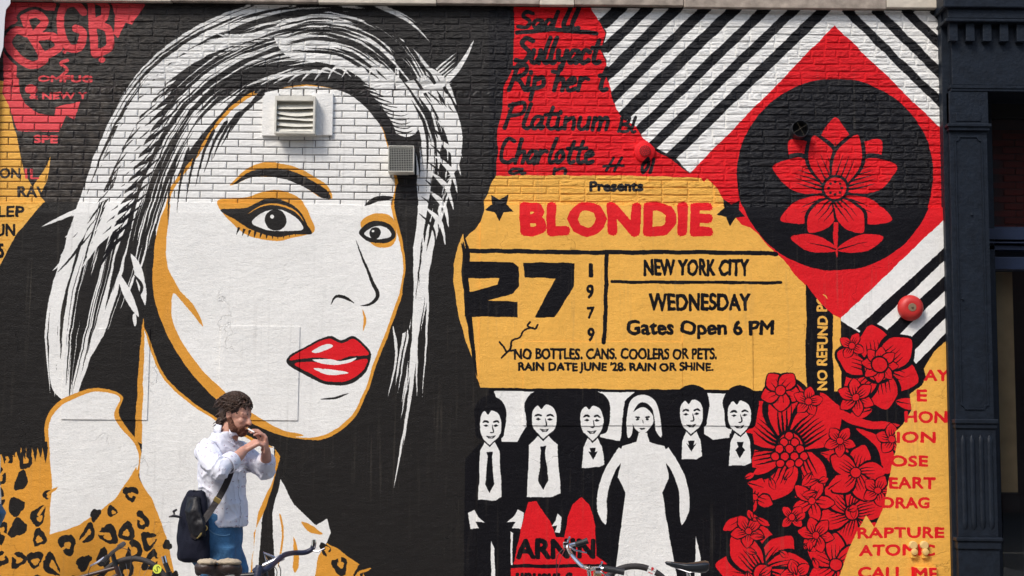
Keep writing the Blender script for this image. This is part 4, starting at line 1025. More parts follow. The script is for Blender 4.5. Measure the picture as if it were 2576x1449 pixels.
def shirt_mat():
    m = mat('printed white shirt', (.74, .75, .84), .8, bump=.12, bscale=220)
    n = m.node_tree.nodes; l = m.node_tree.links; b = n['Principled BSDF']; tc = n.new('ShaderNodeTexCoord')
    vs = n.new('ShaderNodeVectorMath'); vs.operation = 'MULTIPLY'; vs.inputs[1].default_value = (1, 0.0, 1); l.new(tc.outputs['Object'], vs.inputs[0])
    nz = n.new('ShaderNodeTexNoise'); nz.inputs['Scale'].default_value = 60; l.new(vs.outputs[0], nz.inputs[0])
    mx = n.new('ShaderNodeVectorMath'); mx.operation = 'MULTIPLY_ADD'; l.new(nz.outputs[1], mx.inputs[0]); mx.inputs[1].default_value = (.02,) * 3; l.new(vs.outputs[0], mx.inputs[2])
    v = n.new('ShaderNodeTexVoronoi'); v.inputs['Scale'].default_value = 42; v.inputs['Randomness'].default_value = .35; l.new(mx.outputs[0], v.inputs[0])
    # little hooks: a thin ring around each cell point, cut in half
    a = n.new('ShaderNodeMath'); a.operation = 'COMPARE'; l.new(v.outputs['Distance'], a.inputs[0]); a.inputs[1].default_value = .2; a.inputs[2].default_value = .05
    w = n.new('ShaderNodeTexNoise'); w.inputs['Scale'].default_value = 45; l.new(vs.outputs[0], w.inputs[0])
    g = n.new('ShaderNodeMath'); g.operation = 'GREATER_THAN'; l.new(w.outputs[0], g.inputs[0]); g.inputs[1].default_value = .47
    k = n.new('ShaderNodeMath'); k.operation = 'MULTIPLY'; l.new(a.outputs[0], k.inputs[0]); l.new(g.outputs[0], k.inputs[1])
    c = n.new('ShaderNodeMix'); c.data_type = 'RGBA'; l.new(k.outputs[0], c.inputs[0]); c.inputs[6].default_value = (.74, .75, .84, 1); c.inputs[7].default_value = (.45, .37, .45, 1)
    l.new(c.outputs[2], b.inputs['Base Color']); return m
M_shirt = shirt_mat()

class Vol(MB):
    def cap(s, a, b, ra, rb, sy=1.0, n=14):
        """tapered capsule"""
        a, b = Vector(a), Vector(b); d = (b - a); L = d.length; t = d.normalized() if L > 1e-6 else Vector((0, 0, 1))
        pts = []; rad = []
        for k in range(5):
            th = math.pi / 2 * (k / 4); pts.append(a - t * ra * math.cos(th)); rad.append(max(ra * math.sin(th), .0004))
        for k in range(5):
            th = math.pi / 2 * (k / 4); pts.append(b + t * rb * math.sin(th)); rad.append(max(rb * math.cos(th), .0004))
        return s.tube(pts, rad, n)
    def ell(s, c, r_, rot=None, n=20):
        bm = bmesh.new(); bmesh.ops.create_uvsphere(bm, u_segments=n, v_segments=n // 2 + 2, radius=1); c = Vector(c)
        vs = []
        if rot is not None: r_ = [a * HS for a in r_]
        for v in bm.verts:
            q = Vector((v.co.x * r_[0], v.co.y * r_[1], v.co.z * r_[2])); q = rot @ q if rot else q; vs.append(q + c)
        bm.verts.index_update(); s.add(vs, [[v.index for v in f.verts] for f in bm.faces]); bm.free(); return s
    def loft(s, secs, n=28, rot=0.0):
        """secs: (x, y, z, rx, ry)"""
        vs = []; fs = []
        for (x, y, z, rx, ry) in secs:
            for j in range(n):
                th = 2 * math.pi * j / n; ex, ey = rx * math.cos(th), ry * math.sin(th)
                vs.append((x + ex * math.cos(rot) - ey * math.sin(rot), y + ex * math.sin(rot) + ey * math.cos(rot), z))
        for i in range(len(secs) - 1):
            for j in range(n): fs.append((i * n + j, i * n + (j + 1) % n, (i + 1) * n + (j + 1) % n, (i + 1) * n + j))
        fs += [tuple(range(n))[::-1], tuple((len(secs) - 1) * n + j for j in range(n))]
        return s.add(vs, fs)
    def skin(s, name, m, parent, voxel=.006, smooth=6, disp=None):
        o = s.build(name, m, None)
        md = o.modifiers.new('r', 'REMESH'); md.mode = 'VOXEL'; md.voxel_size = voxel; md.use_smooth_shade = True
        if smooth: sm = o.modifiers.new('s', 'SMOOTH'); sm.factor = .5; sm.iterations = smooth
        dg = bpy.context.evaluated_depsgraph_get(); dg.update()
        me = bpy.data.meshes.new_from_object(o.evaluated_get(dg)); o.modifiers.clear(); old = o.data; o.data = me; bpy.data.meshes.remove(old)
        me.materials.clear(); me.materials.append(m)
        if disp:
            nrm = [v.normal.copy() for v in me.vertices]
            for v, n_ in zip(me.vertices, nrm): v.co += n_ * disp(v.co)
            me.update()
        me.polygons.foreach_set('use_smooth', [True] * len(me.polygons)); o.name = name
        o.parent = parent; return o

def hand(vol, wrist, palm_dir, curl_dir, side_dir, s=1.0, curl=1.1, spread=.18, thumb=(.6, .9)):
    """palm and five separate bent fingers; palm_dir: wrist->knuckles, curl_dir: where fingers bend, side_dir: towards the thumb"""
    w = Vector(wrist); d = Vector(palm_dir).normalized(); c = Vector(curl_dir); c = (c - d * c.dot(d)).normalized(); t = Vector(side_dir); t = (t - d * t.dot(d) - c * t.dot(c)).normalized()
    for i in range(4):
        off = (1.5 - i) * .021 * s
        kn = w + d * (.088 - .004 * abs(i - 1)) * s + t * off
        vol.cap(w + t * off * .55 + d * .01, kn, .016 * s, .0125 * s, n=10)
        p = kn; ang = .35; L = [(.043, .047, .044, .034)[i], (.026, .029, .027, .021)[i], .02]
        for k in range(3):
            ang += curl * (.55, .85, .5)[k]
            q = p + (d * math.cos(ang) + c * math.sin(ang) + t * (1.5 - i) * spread * .25) * L[k] * s
            vol.cap(p, q, (.0092, .0085, .0078)[k] * s, (.0087, .008, .007)[k] * s, n=10); p = q
    b = w + d * .025 * s + t * .026 * s
    m1 = b + (t * thumb[0] + d * thumb[1] + c * .35).normalized() * .042 * s
    vol.cap(b, m1, .0155 * s, .0115 * s, n=10); m2 = m1 + (d * .85 + c * .55 + t * .05).normalized() * .03 * s
    vol.cap(m1, m2, .0108 * s, .0095 * s, n=10); m3 = m2 + (d * .8 + c * .7 - t * .2).normalized() * .024 * s
    vol.cap(m2, m3, .0095 * s, .0078 * s, n=10)
    return w + d * .07 * s

def fold(amp, f=(9, 9, 4), seed=0):
    def g(c):
        v = Vector((c.x * f[0] + seed, c.y * f[1], c.z * f[2])); return amp * (mnoise.noise(v) + .5 * mnoise.noise(v * 2.3))
    return g

# ---- man lighting a cigarette
PY = -4.45
base = at(566, 1118, PY); base.z = 0
MAN = tag(empty('person', base), 'bearded man in a white printed shirt and blue jeans lighting a cigarette with both hands', 'person')
HR = Matrix.Rotation(R(-24), 3, 'Z') @ Matrix.Rotation(R(14), 3, 'Y')      # head: turned a little to the street, bowed
HC = Vector((.066, -.01, 1.700)); SC = 1.035; HS = .87
h = lambda x, y, z: HC + HR @ (Vector((x, y, z)) * HS)
v = Vol()
v.ell(h(-.012, 0, .02), (.098, .077, .098), HR); v.ell(h(.018, 0, -.045), (.075, .062, .075), HR)
v.ell(h(.055, 0, -.088), (.035, .036, .026), HR); v.ell(h(.062, 0, .012), (.028, .052, .03), HR)
v.cap(h(.085, 0, .0), h(.108, 0, -.034), .009, .0125); v.ell(h(.098, .010, -.038), (.009, .008, .007), HR); v.ell(h(.098, -.010, -.038), (.009, .008, .007), HR)
v.ell(h(.058, -.036, -.03), (.026, .02, .022), HR); v.ell(h(.058, .036, -.03), (.026, .02, .022), HR)
v.ell(h(.083, 0, -.061), (.014, .024, .006), HR); v.ell(h(.081, 0, -.071), (.014, .021, .007), HR)
for s_ in (-1, 1):
    v.cap(h(.074, s_ * .018, .016), h(.066, s_ * .046, .018), .008, .006)
    v.ell(h(-.012, s_ * .076, -.012), (.018, .008, .03), HR)
v.cap(h(-.02, 0, -.07), (.0, 0, 1.54), .054, .062); v.cap((-.0, 0, 1.52), (-.03, 0, 1.44), .065, .08)
v.cap((-.06, -.13, 1.48), (.035, -.295, 1.395), .033, .034); v.cap((.035, -.295, 1.395), (.112, -.165, 1.475), .034, .031); v.cap((.112, -.165, 1.475), (.128, -.135, 1.50), .030, .026)
v.cap((.05, .13, 1.48), (.212, .085, 1.392), .033, .034); v.cap((.212, .085, 1.392), (.230, .0, 1.465), .035, .030); v.cap((.230, .0, 1.465), (.232, -.02, 1.50), .030, .025)
hand(v, (.130, -.13, 1.502), (.62, .25, .42), (.55, .35, -.1), (-.2, -.1, .9), .98, curl=1.0, thumb=(.3, .9))
hand(v, (.232, -.022, 1.497), (-.10, -.16, 1), (-.75, -.3, .1), (-.1, .9, .1), .98, curl=.75, thumb=(.5, .8))
v.loft([(-.02, 0, .95, .07, .1), (-.02, 0, 1.1, .08, .11), (-.02, 0, 1.3, .09, .12), (-.02, 0, 1.47, .075, .13)])
v.cap((-.02, -.075, .95), (-.045, -.1, .12), .05, .04); v.cap((-.0, .075, .95), (.065, .1, .12), .05, .04)
body = v.skin('body', M_skin, MAN, .0048, 2)
for s_ in (-1, 1):
    lid = Vol().ell(h(.066, s_ * .031, -.004), (.013, .015, .009), HR).build('eyelid', mat('eyelid skin', (.36, .17, .13), .5), MAN, True)
    b_ = Vol().cap(h(.083, s_ * .016, .019), h(.070, s_ * .047, .017), .0048, .003).build('eyebrow', M_hair, MAN, True)
# beard
v = Vol(); v.ell(h(.032, 0, -.088), (.062, .058, .038), HR); v.ell(h(.058, 0, -.103), (.040, .04, .032), HR)
for s_ in (-1, 1): v.cap(h(-.008, s_ * .068, -.03), h(.03, s_ * .055, -.09), .014, .022); v.cap(h(.088, s_ * .006, -.053), h(.07, s_ * .034, -.075), .008, .012)
v.skin('beard', M_beard, MAN, .005, 1, fold(.004, (120, 120, 120)))
# hair: a full cap broken into swept, wavy locks
v = Vol(); v.ell(h(-.02, 0, .034), (.1, .085, .088), HR); v.ell(h(-.062, 0, -.02), (.064, .078, .085), HR); v.cap(h(-.075, -.03, -.07), h(-.075, .03, -.07), .04, .04)
v.skin('hair', M_hair, MAN, .006, 1, fold(.006, (45, 45, 30)))
mb = MB(); rr = random.Random(8)
for i in range(900):
    th = rr.uniform(-math.pi, math.pi); e = rr.uniform(-.1, 1.45)
    p = Vector((-.024 + .104 * math.cos(th) * math.cos(e), .087 * math.sin(th) * math.cos(e), .038 + .09 * math.sin(e)))
    if p.x > .045 and p.z < .06: continue
    L = rr.uniform(.03, .07); pts = []; d = Vector((-.75 - .3 * rr.random(), .35 * p.y / .08 + rr.uniform(-.25, .25), -.15)).normalized()
    q = p.copy(); wv = rr.uniform(0, 6)
    for k in range(6):
        pts.append(h(*(q + Vector((0, .004 * math.sin(k * 1.6 + wv), .004 * math.cos(k * 1.4 + wv)))))); q += d * L / 5; d.z -= .3; d.normalize()
        rel = Vector(((q.x + .024) / .112, q.y / .094, (q.z - .038) / .1))
        if rel.length < 1 and q.z > -.03: s_ = 1 / rel.length; q = Vector((rel.x * s_ * .112 - .024, rel.y * s_ * .094, rel.z * s_ * .1 + .038))
    mb.tube(pts, [.0028, .003, .003, .0026, .002, .001], 4)
for i in range(160):      # curls at the nape
    y = rr.uniform(-.075, .07); x = rr.uniform(-.095, -.03); z = rr.uniform(-.075, .0); pts = []; a0 = rr.uniform(0, 6)
    for k in range(6): pts.append(h(x - .004 * k + .006 * math.sin(a0 + k), y + .005 * math.cos(a0 + k), z - .009 * k))
    mb.tube(pts, [.0032, .0034, .0034, .003, .0026, .001], 4)
mb.build('hair_locks', M_hair, MAN, True)
# shirt
v = Vol()
v.loft([(-.004, 0, 1.085, .130, .158), (-.0, 0, 1.14, .126, .150), (.002, 0, 1.22, .122, .148), (-.005, 0, 1.31, .120, .152), (-.015, 0, 1.42, .122, .160), (-.02, 0, 1.50, .110, .155), (-.015, 0, 1.555, .082, .115), (.0, 0, 1.60, .060, .068)], rot=R(-20))
v.cap((-.07, -.145, 1.495), (-.025, -.23, 1.445), .066, .062); v.cap((-.025, -.23, 1.445), (.033, -.297, 1.395), .061, .054); v.cap((.033, -.297, 1.395), (.072, -.235, 1.435), .052, .044)
v.cap((.05, .145, 1.495), (.210, .09, 1.388), .064, .052); v.cap((.210, .09, 1.388), (.222, .05, 1.43), .051, .044)
def sf(c):
    a = .006 * mnoise.noise(Vector((c.x * 9, c.y * 7, c.z * 4)))
    w = c + .05 * Vector((mnoise.noise(c * 5), mnoise.noise(c * 5 + Vector((3, 1, 2))), mnoise.noise(c * 6)))
    r1 = 1 - abs(mnoise.noise(Vector((w.x * 11 + w.z * 9, w.y * 6, w.z * 9 - w.x * 6)))) * 3; r2 = 1 - abs(mnoise.noise(Vector((w.x * 24, w.y * 14, w.z * 16 + w.x * 14)))) * 3
    return a + .009 * max(r1, 0) ** 2 + .004 * max(r2, 0) ** 2 - .004
shirt = v.skin('shirt', M_shirt, MAN, .005, 4, sf)
# rolled cuffs
def cuff(a, b, ra, rb, name='cuff'):
    a, b = Vector(a), Vector(b); t = (b - a).normalized(); pts = []; rad = []
    for (k, q) in ((0, ra * .9), (0, ra), (.3, ra * 1.05), (.9, rb * 1.06), (1, rb * 1.0), (1, rb * .86), (.4, rb * .8)): pts.append(a + (b - a) * k + t * .0001 * len(pts)); rad.append(q)
    return MB().tube(pts, rad, 22, False).build(name, M_shirt, MAN, True)
cuff((.060, -.252, 1.422), (.088, -.205, 1.452), .053, .049); cuff((.219, .062, 1.415), (.227, .022, 1.455), .053, .049)
# collar, placket, buttons
cl = MB(); vs = []; fs = []
for k in range(15):
    th = R(-70 + 320 * k / 14) ; cx_, cy_ = .012, -.005; rx, ry = .064, .064
    x, y = cx_ + rx * math.cos(th), cy_ + ry * math.sin(th); lift = .012 * math.cos(th - math.pi)
    vs += [(x * .98, y * .98, 1.632 + lift), (x + (x - cx_) * .25, y + (y - cy_) * .25, 1.592 + lift - (.02 if k in (0, 14) else 0))]
for k in range(14): fs.append((2 * k, 2 * k + 2, 2 * k + 3, 2 * k + 1))
o = cl.add(vs, fs).build('collar', M_shirt, MAN, True); o.modifiers.new('t', 'SOLIDIFY').thickness = .004
pk = MB(); pts = [Vector((.068, -.05, 1.565)), Vector((.098, -.062, 1.45)), Vector((.128, -.075, 1.36)), Vector((.133, -.078, 1.25)), Vector((.14, -.08, 1.08))]
bvh = None
from mathutils.bvhtree import BVHTree
def snap_strip(pts, w, off, name, m, ob, parent, thick=.003, view=Vector((0, 1, 0)), n=40):
    """a flat band laid on a surface, as seen along 'view'"""
    me = ob.data; bv = BVHTree.FromPolygons([v_.co for v_ in me.vertices], [p_.vertices for p_ in me.polygons])
    c = cat([tuple(p_) for p_ in pts], False, 12); out = []
    for p_ in c:
        p_ = Vector(p_); q = bv.ray_cast(p_ - view * 1.0, view)
        if q[0] is None: q = bv.find_nearest(p_)
        out.append((q[0], q[1]))
    vs = []; fs = []
    for i, (p_, n_) in enumerate(out):
        t = (out[min(i + 1, len(out) - 1)][0] - out[max(i - 1, 0)][0]).normalized(); s_ = t.cross(n_).normalized()
        for a, b_ in ((-.5, 0), (.5, 0), (.5, 1), (-.5, 1)): vs.append(p_ + s_ * w * a + n_ * (off + thick * b_ - .001))
    for i in range(len(out) - 1):
        for j in range(4): fs.append((4 * i + j, 4 * i + (j + 1) % 4, 4 * i + 4 + (j + 1) % 4, 4 * i + 4 + j))
    return MB().add(vs, fs).build(name, m, parent, True)
snap_strip(pts, .024, .001, 'placket', M_shirt, shirt, MAN)
# jeans
v = Vol(); v.loft([(-.03, 0, 1.16, .115, .155), (-.03, 0, 1.08, .125, .165), (-.03, 0, 1.0, .135, .17), (-.03, 0, .9, .13, .168), (-.02, 0, .82, .09, .12)], rot=R(-16))
v.loft([(.005, -.085, .98, .085, .08), (.0, -.09, .85, .098, .088), (-.02, -.095, .6, .075, .072), (-.04, -.1, .35, .06, .06), (-.06, -.1, .05, .068, .062)]); v.loft([(-.0, .085, .98, .09, .08), (.035, .09, .85, .098, .088), (.06, .095, .6, .075, .072), (.07, .1, .35, .06, .06), (.06, .1, .05, .068, .062)])
jeans = v.skin('jeans', M_jean, MAN, .008, 3, fold(.007, (10, 10, 9), 7))
for s_, x in ((-1, -.06), (1, .06)):
    v = Vol(); v.cap((x - .03, s_ * .1, .045), (x + .14, s_ * .105, .035), .045, .036); v.loft([(x + .04, s_ * .1, .0, .14, .05), (x + .04, s_ * .1, .02, .138, .048)]); v.skin('shoe', M_shoe, MAN, .008, 2)
snap_strip([(-.05, -.2, 1.085), (-.02, -.2, 1.055), (.03, -.2, 1.04), (.06, -.2, 1.045)], .006, .0, 'pocket_seam', mat('pale seam', (.12, .26, .42), .8), jeans, MAN)
# cigarette
g0 = h(.088, -.004, -.066); g1 = g0 + Vector((.055, -.045, -.026))
CG = tag(empty('cigarette', base + g0 * SC), 'white cigarette between the lips of the bearded man', 'cigarette')
o = MB().tube([g0, g0 + (g1 - g0) * .3], .0042, 10).build('filter', mat('cork paper', (.5, .25, .08), .7), None, xf=Matrix.Translation(base) @ Matrix.Scale(SC, 4)); child(o, CG)
o = MB().tube([g0 + (g1 - g0) * .3, g1], .0042, 10).build('paper', mat('cigarette paper', (.85, .85, .83), .7), None, xf=Matrix.Translation(base) @ Matrix.Scale(SC, 4)); child(o, CG)
# messenger bag and strap
BG = tag(empty('shoulder_bag', base + Vector((-.15, -.12, .9))), 'dark navy canvas shoulder bag hanging behind the hip of the man', 'bag')
v = Vol(); v.loft([(-.135, -.15, .90, .05, .08), (-.145, -.15, .915, .062, .10), (-.155, -.15, 1.0, .06, .105), (-.158, -.15, 1.1, .052, .10), (-.155, -.145, 1.18, .042, .09), (-.15, -.14, 1.27, .034, .06), (-.15, -.14, 1.285, .02, .045)], rot=R(62))
o = v.skin('bag_body', M_bag, None, .008, 3, fold(.012, (12, 12, 7), 2)); o.location = base + Vector((.03, 0, 0)); o.scale = (SC,) * 3; child(o, BG); bagm = o
v = Vol(); v.loft([(-.115, -.225, 1.04, .05, .02), (-.125, -.225, 1.1, .055, .024), (-.15, -.21, 1.17, .05, .024), (-.155, -.185, 1.25, .04, .02)], rot=R(-25))
o = v.skin('flap', mat('black leather flap', (.006, .006, .009), .45, spec=.3, bump=.25, bscale=60), None, .007, 2, fold(.008, (20, 20, 14), 4)); o.location = base + Vector((.03, 0, 0)); o.scale = (SC,) * 3; child(o, BG)
for pts in ([(-.24, -.2, 1.18), (-.255, -.21, 1.17), (-.25, -.21, 1.155)], [(-.215, -.21, 1.14), (-.25, -.225, 1.148), (-.275, -.23, 1.142)]):
    o = MB().tube(pts, [.006, .008, .004], 8).build('strap_end', M_leather, None, True); o.location = base + Vector((.03, 0, 0)); o.scale = (SC,) * 3; child(o, BG)
MB2 = MB(); MB2.torus((-.078, -.245, 1.085), .014, .003, 'y', 20, 6)
o = MB2.build('ring', M_brass, None, True); o.location = base + Vector((.03, 0, 0)); o.scale = (SC,) * 3; child(o, BG)
o = MB().tube([(-.085, -.25, 1.07), (-.1, -.255, 1.045), (-.115, -.255, 1.03)], [.006, .005, .003], 8).build('clasp', M_brass, None, True); o.location = base + Vector((.03, 0, 0)); o.scale = (SC,) * 3; child(o, BG)
q = [Vector(p_) for p_ in cat([(-.115, -.225, 1.03), (-.085, -.222, 1.085), (-.035, -.200, 1.165), (.012, -.186, 1.245), (.05, -.176, 1.325), (.07, -.150, 1.40)], False, 5)]
vs = []; fs = []
for k in range(len(q)):
    t = (q[min(k + 1, len(q) - 1)] - q[max(k - 1, 0)]).normalized(); nv = Vector((-.15, -1, 0)).normalized(); sv = t.cross(nv).normalized(); nv = sv.cross(t)
    for a_, b_ in ((-.5, 0), (.5, 0), (.5, 1), (-.5, 1)): vs.append(q[k] + sv * .036 * a_ + nv * .004 * b_)
for k in range(len(q) - 1):
    for m_ in range(4): fs.append((4 * k + m_, 4 * k + (m_ + 1) % 4, 4 * k + 4 + (m_ + 1) % 4, 4 * k + 4 + m_))
o = MB().add(vs, fs).build('strap', M_leather, None, True); o.location = base; o.scale = (SC,) * 3; child(o, BG)
bk = MB().box(-.021, .021, -.004, .005, -.013, .013, .002).build('buckle', M_brass, None); bk.location = base + Vector((.004, -.194, 1.232)) * SC; bk.rotation_euler = (0, R(30), R(-8)); child(bk, BG)
hd = MB().tube([(-.12, -.16, 1.25), (-.125, -.17, 1.298), (-.165, -.17, 1.298), (-.178, -.16, 1.25)], .007, 8).build('carry_handle', M_bag, None, True); hd.location = base + Vector((.035, .01, -.018)); hd.scale = (SC,) * 3; child(hd, BG)

MAN.scale = (SC,) * 3
# ---- passer-by cut by the left edge
b2 = at(-44, 1118, -1.0); b2.z = 0
P2 = tag(empty('person', b2), 'passer-by in a white T-shirt and blue jeans at the far left edge of the picture', 'person')
P2.scale = (1.08,) * 3
v = Vol(); v.ell((0, 0, 1.6), (.09, .075, .115)); v.ell((-.04, 0, 1.55), (.06, .055, .07)); v.cap((-.1, 0, 1.58), (-.112, 0, 1.565), .01, .012); v.cap((.01, 0, 1.52), (0.01, 0, 1.4), .055, .07)
v.loft([(0, 0, .88, .1, .15), (0, 0, 1.1, .1, .13), (0, 0, 1.3, .11, .16), (0, 0, 1.42, .08, .15)])
v.cap((.06, -.2, 1.38), (.135, -.225, 1.15), .045, .038); v.cap((.135, -.225, 1.15), (.06, -.25, .93), .038, .027); v.cap((-.02, .2, 1.38), (-.06, .24, 1.12), .045, .038); v.cap((-.06, .24, 1.12), (-.12, .22, .9), .038, .027)
hand(v, (.058, -.25, .925), (-.2, 0, -1), (-1, .1, 0), (-.1, -1, 0), .9, .5); hand(v, (-.12, .22, .9), (-.2, 0, -1), (-1, .1, 0), (-.1, 1, 0), .9, .5)
v.cap((0, -.09, .9), (0, -.09, .1), .08, .045); v.cap((0, .09, .9), (0, .09, .1), .08, .045); v.skin('body', M_skin, P2, .007, 2)
v = Vol(); v.ell((.01, 0, 1.63), (.1, .086, .11)); v.skin('hair', M_hair, P2, .008, 2, fold(.006, (40, 40, 30)))
v = Vol(); v.loft([(0, 0, 1.0, .145, .18), (0, 0, 1.2, .13, .165), (0, 0, 1.36, .125, .185), (0, 0, 1.43, .09, .15), (0, 0, 1.46, .065, .08)]); v.cap((.06, -.19, 1.38), (.13, -.22, 1.2), .068, .072); v.cap((-.02, .19, 1.38), (-.05, .22, 1.24), .065, .066); v.skin('shirt', M_tee, P2, .008, 3, fold(.008, (9, 9, 6), 5))
v = Vol(); v.loft([(0, 0, 1.04, .13, .165), (.03, 0, .94, .16, .18), (.02, 0, .82, .12, .15)]); v.loft([(.05, -.09, .93, .11, .09), (.03, -.09, .7, .085, .08), (0, -.09, .35, .06, .06), (0, -.09, .05, .065, .06)]); v.loft([(0, .09, .93, .1, .085), (0, .09, .7, .085, .08), (-.05, .09, .35, .06, .06), (-.05, .09, .05, .065, .06)]); v.skin('jeans', M_jean, P2, .008, 3, fold(.006, (10, 10, 9), 1))
for s_, x in ((-1, 0), (1, -.05)):
    v = Vol(); v.cap((x + .03, s_ * .09, .045), (x - .14, s_ * .095, .035), .045, .036); v.skin('shoe', M_shoe, P2, .008, 2)
# ---------------------------------------------------------------- bicycles in front of the wall
M_tyre = mat('tyre rubber', (.028, .024, .024), .65, bump=.4, bscale=120)
M_rim = mat('rim metal', (.45, .45, .46), .3, metal=.9)
M_chrome = mat('chrome', (.75, .75, .78), .12, metal=1.0)
M_grip = mat('black rubber grip', (.014, .015, .018), .5, bump=.3, bscale=200)
M_fr1 = mat('black frame paint', (.012, .012, .014), .3); M_fr2 = mat('dark brown frame paint', (.05, .025, .022), .35)
M_blue = mat('dark blue tape', (.012, .016, .045), .5, bump=.3)
M_cable = mat('cable', (.03, .02, .022), .5); M_cable_r = mat('red cable', (.22, .02, .03), .5)
M_saddle = mat('black saddle leather', (.012, .016, .022), .32, bump=.08, bscale=120)
def wheel(root, c, yaw, R_=.34, tw=.019, tyre=M_tyre):
    """wheel > tyre, rim, spokes, hub"""
    X = Matrix.Translation(c) @ Matrix.Rotation(yaw, 4, 'Z')
    w = MB().torus((0, 0, 0), R_ - tw, tw, 'y', 72, 12).build('wheel', tyre, None, True, X); child(w, root)
    mb = MB()
    for k in range(28):
        th = 2 * math.pi * k / 28; t2 = th + (.35 if k % 2 else -.35); s_ = .028 if (k // 2) % 2 else -.028
        mb.tube([(.022 * math.cos(t2), s_, .022 * math.sin(t2)), ((R_ - tw * 2.4) * math.cos(th), 0, (R_ - tw * 2.4) * math.sin(th))], .0011, 4)
    s_o = mb.build('spokes', M_rim, None, False, X); s_o.parent = w
    hb = MB().lathe([(0, -.045), (.012, -.045), (.018, -.03), (.014, 0), (.018, .03), (.012, .045), (0, .045)], (0, 0, 0), 'y', 14).build('hub', M_rim, None, True, X); hb.parent = w
    return w
def part(mb, name, m, root, smooth=True): return child(mb.build(name, m, None, smooth), root)
def tubes(pairs, r_):
    mb = MB()
    for a, b_ in pairs: mb.tube([a, b_], r_, 12)
    return mb

def saddle(root, nose, tail, top, m=M_saddle, w=.075):
    """lofted saddle between two points"""
    nose, tail = Vector(nose), Vector(tail); ax = (tail - nose); L = ax.length; ax.normalize(); sd_ = Vector((-ax.y, ax.x, 0)).normalized(); n_ = 18; k = 16; vs = []; fs = []
    prof = [(0, .004, .004), (.03, .016, .014), (.15, .022, .022), (.35, .026, .028), (.5, .036, .034), (.65, .056, .042), (.8, .074, .05), (.92, .078, .05), (.985, .066, .036), (1, .02, .01)]
    for t, hw, hh in prof:
        c = nose + ax * L * t + Vector((0, 0, .006 * math.cos(t * 6.28)))
        for j in range(k):
            th = 2 * math.pi * j / k; zz = math.sin(th); zz = zz * .35 if zz > 0 else zz
            vs.append(c + sd_ * (math.cos(th) * hw * w / .075) + Vector((0, 0, zz * hh)))
    for i in range(len(prof) - 1):
        for j in range(k): fs.append((i * k + j, i * k + (j + 1) % k, (i + 1) * k + (j + 1) % k, (i + 1) * k + j))
    fs += [tuple(range(k))[::-1], tuple((len(prof) - 1) * k + j for j in range(k))]
    s_ = part(MB().add(vs, fs), 'saddle', m, root)
    c = nose + ax * L * .55; mb = MB()
    for q in (-1, 1): mb.tube([nose + ax * L * .12 + Vector((0, 0, -.015)), c + sd_ * q * .022 + Vector((0, 0, -.045)), nose + ax * L * .85 + sd_ * q * .03 + Vector((0, 0, -.03))], .0035, 6)
    part(mb, 'saddle_rails', M_chrome, root); return c
def frame(root, bb, st, ht, hb, ra, m, r_=.016):
    part(tubes([(bb, st)], r_), 'seat_tube', m, root); part(tubes([(st + (bb - st) * .08, ht + (hb - ht) * .15)], r_ * .95), 'top_tube', m, root)
    part(tubes([(bb, hb + (ht - hb) * .15)], r_ * 1.1), 'down_tube', m, root); part(tubes([(ht, hb)], r_ * 1.2), 'head_tube', m, root)
    sd_ = Vector((0, .05, 0)); part(tubes([(st + (bb - st) * .1, ra + sd_), (st + (bb - st) * .1, ra - sd_), (bb, ra + sd_), (bb, ra - sd_)], .008), 'stays', m, root)
    part(MB().lathe([(0, -.006), (.09, -.006), (.09, .0), (0, .0)], (bb.x, bb.y - .045, bb.z), 'y', 30).torus((bb.x, bb.y - .045, bb.z), .09, .004, 'y', 30, 6), 'chainring', M_chrome, root)
    part(tubes([(bb + Vector((0, -.07, 0)), bb + Vector((.14, -.075, -.09))), (bb + Vector((0, .07, 0)), bb + Vector((-.14, .075, .09)))], .009), 'crank', M_chrome, root)
    part(MB().box(bb.x + .1, bb.x + .18, bb.y - .16, bb.y - .08, bb.z - .10, bb.z - .08, .005).box(bb.x - .18, bb.x - .1, bb.y + .08, bb.y + .16, bb.z + .08, bb.z + .1, .005), 'pedals', M_grip, root)
def fork(root, hb, fa, m):
    sd_ = Vector((0, .05, 0)); mb = MB()
    for q in (1, -1): mb.tube([hb, hb + sd_ * q + Vector((0, 0, -.02)), fa + sd_ * q], [.012, .012, .008], 8)
    part(mb, 'fork', m, root)

# --- bicycle on the right with swept chrome bars, heading left
Y = -4.5
root = tag(empty('bicycle', at(1560, 1118, Y).xy.to_3d()), 'bicycle with swept chrome handlebar and glossy black saddle, furthest right', 'bicycle')
sx_, st_x = at(1729, 1420, Y), at(1474, 1428, Y)
d_ = Vector((-1, 0, 0))
saddle(root, at(1673, 1417, Y), at(1784, 1421, Y - .02), 0)
stz = Vector((sx_.x + .02, Y, .80)); bb = Vector((sx_.x - .14, Y, .29)); ht = Vector((st_x.x + .03, Y, .80)); hb = Vector((st_x.x - .0, Y, .68)); ra = Vector((bb.x + .44, Y, .34)); fa = Vector((hb.x - .13, Y, .34))
frame(root, bb, stz, ht, hb, ra, M_fr2); fork(root, hb, fa, M_fr2)
wheel(root, fa, R(8)); wheel(root, ra, 0)
part(tubes([(stz, Vector((sx_.x + .0, Y, sx_.z - .02)))], .0125), 'seat_post', M_chrome, root)
part(tubes([(ht, st_x + Vector((.012, 0, .01)))], .011), 'stem', M_chrome, root)
G = lambda x, y, dy: at(x, y, Y + dy)
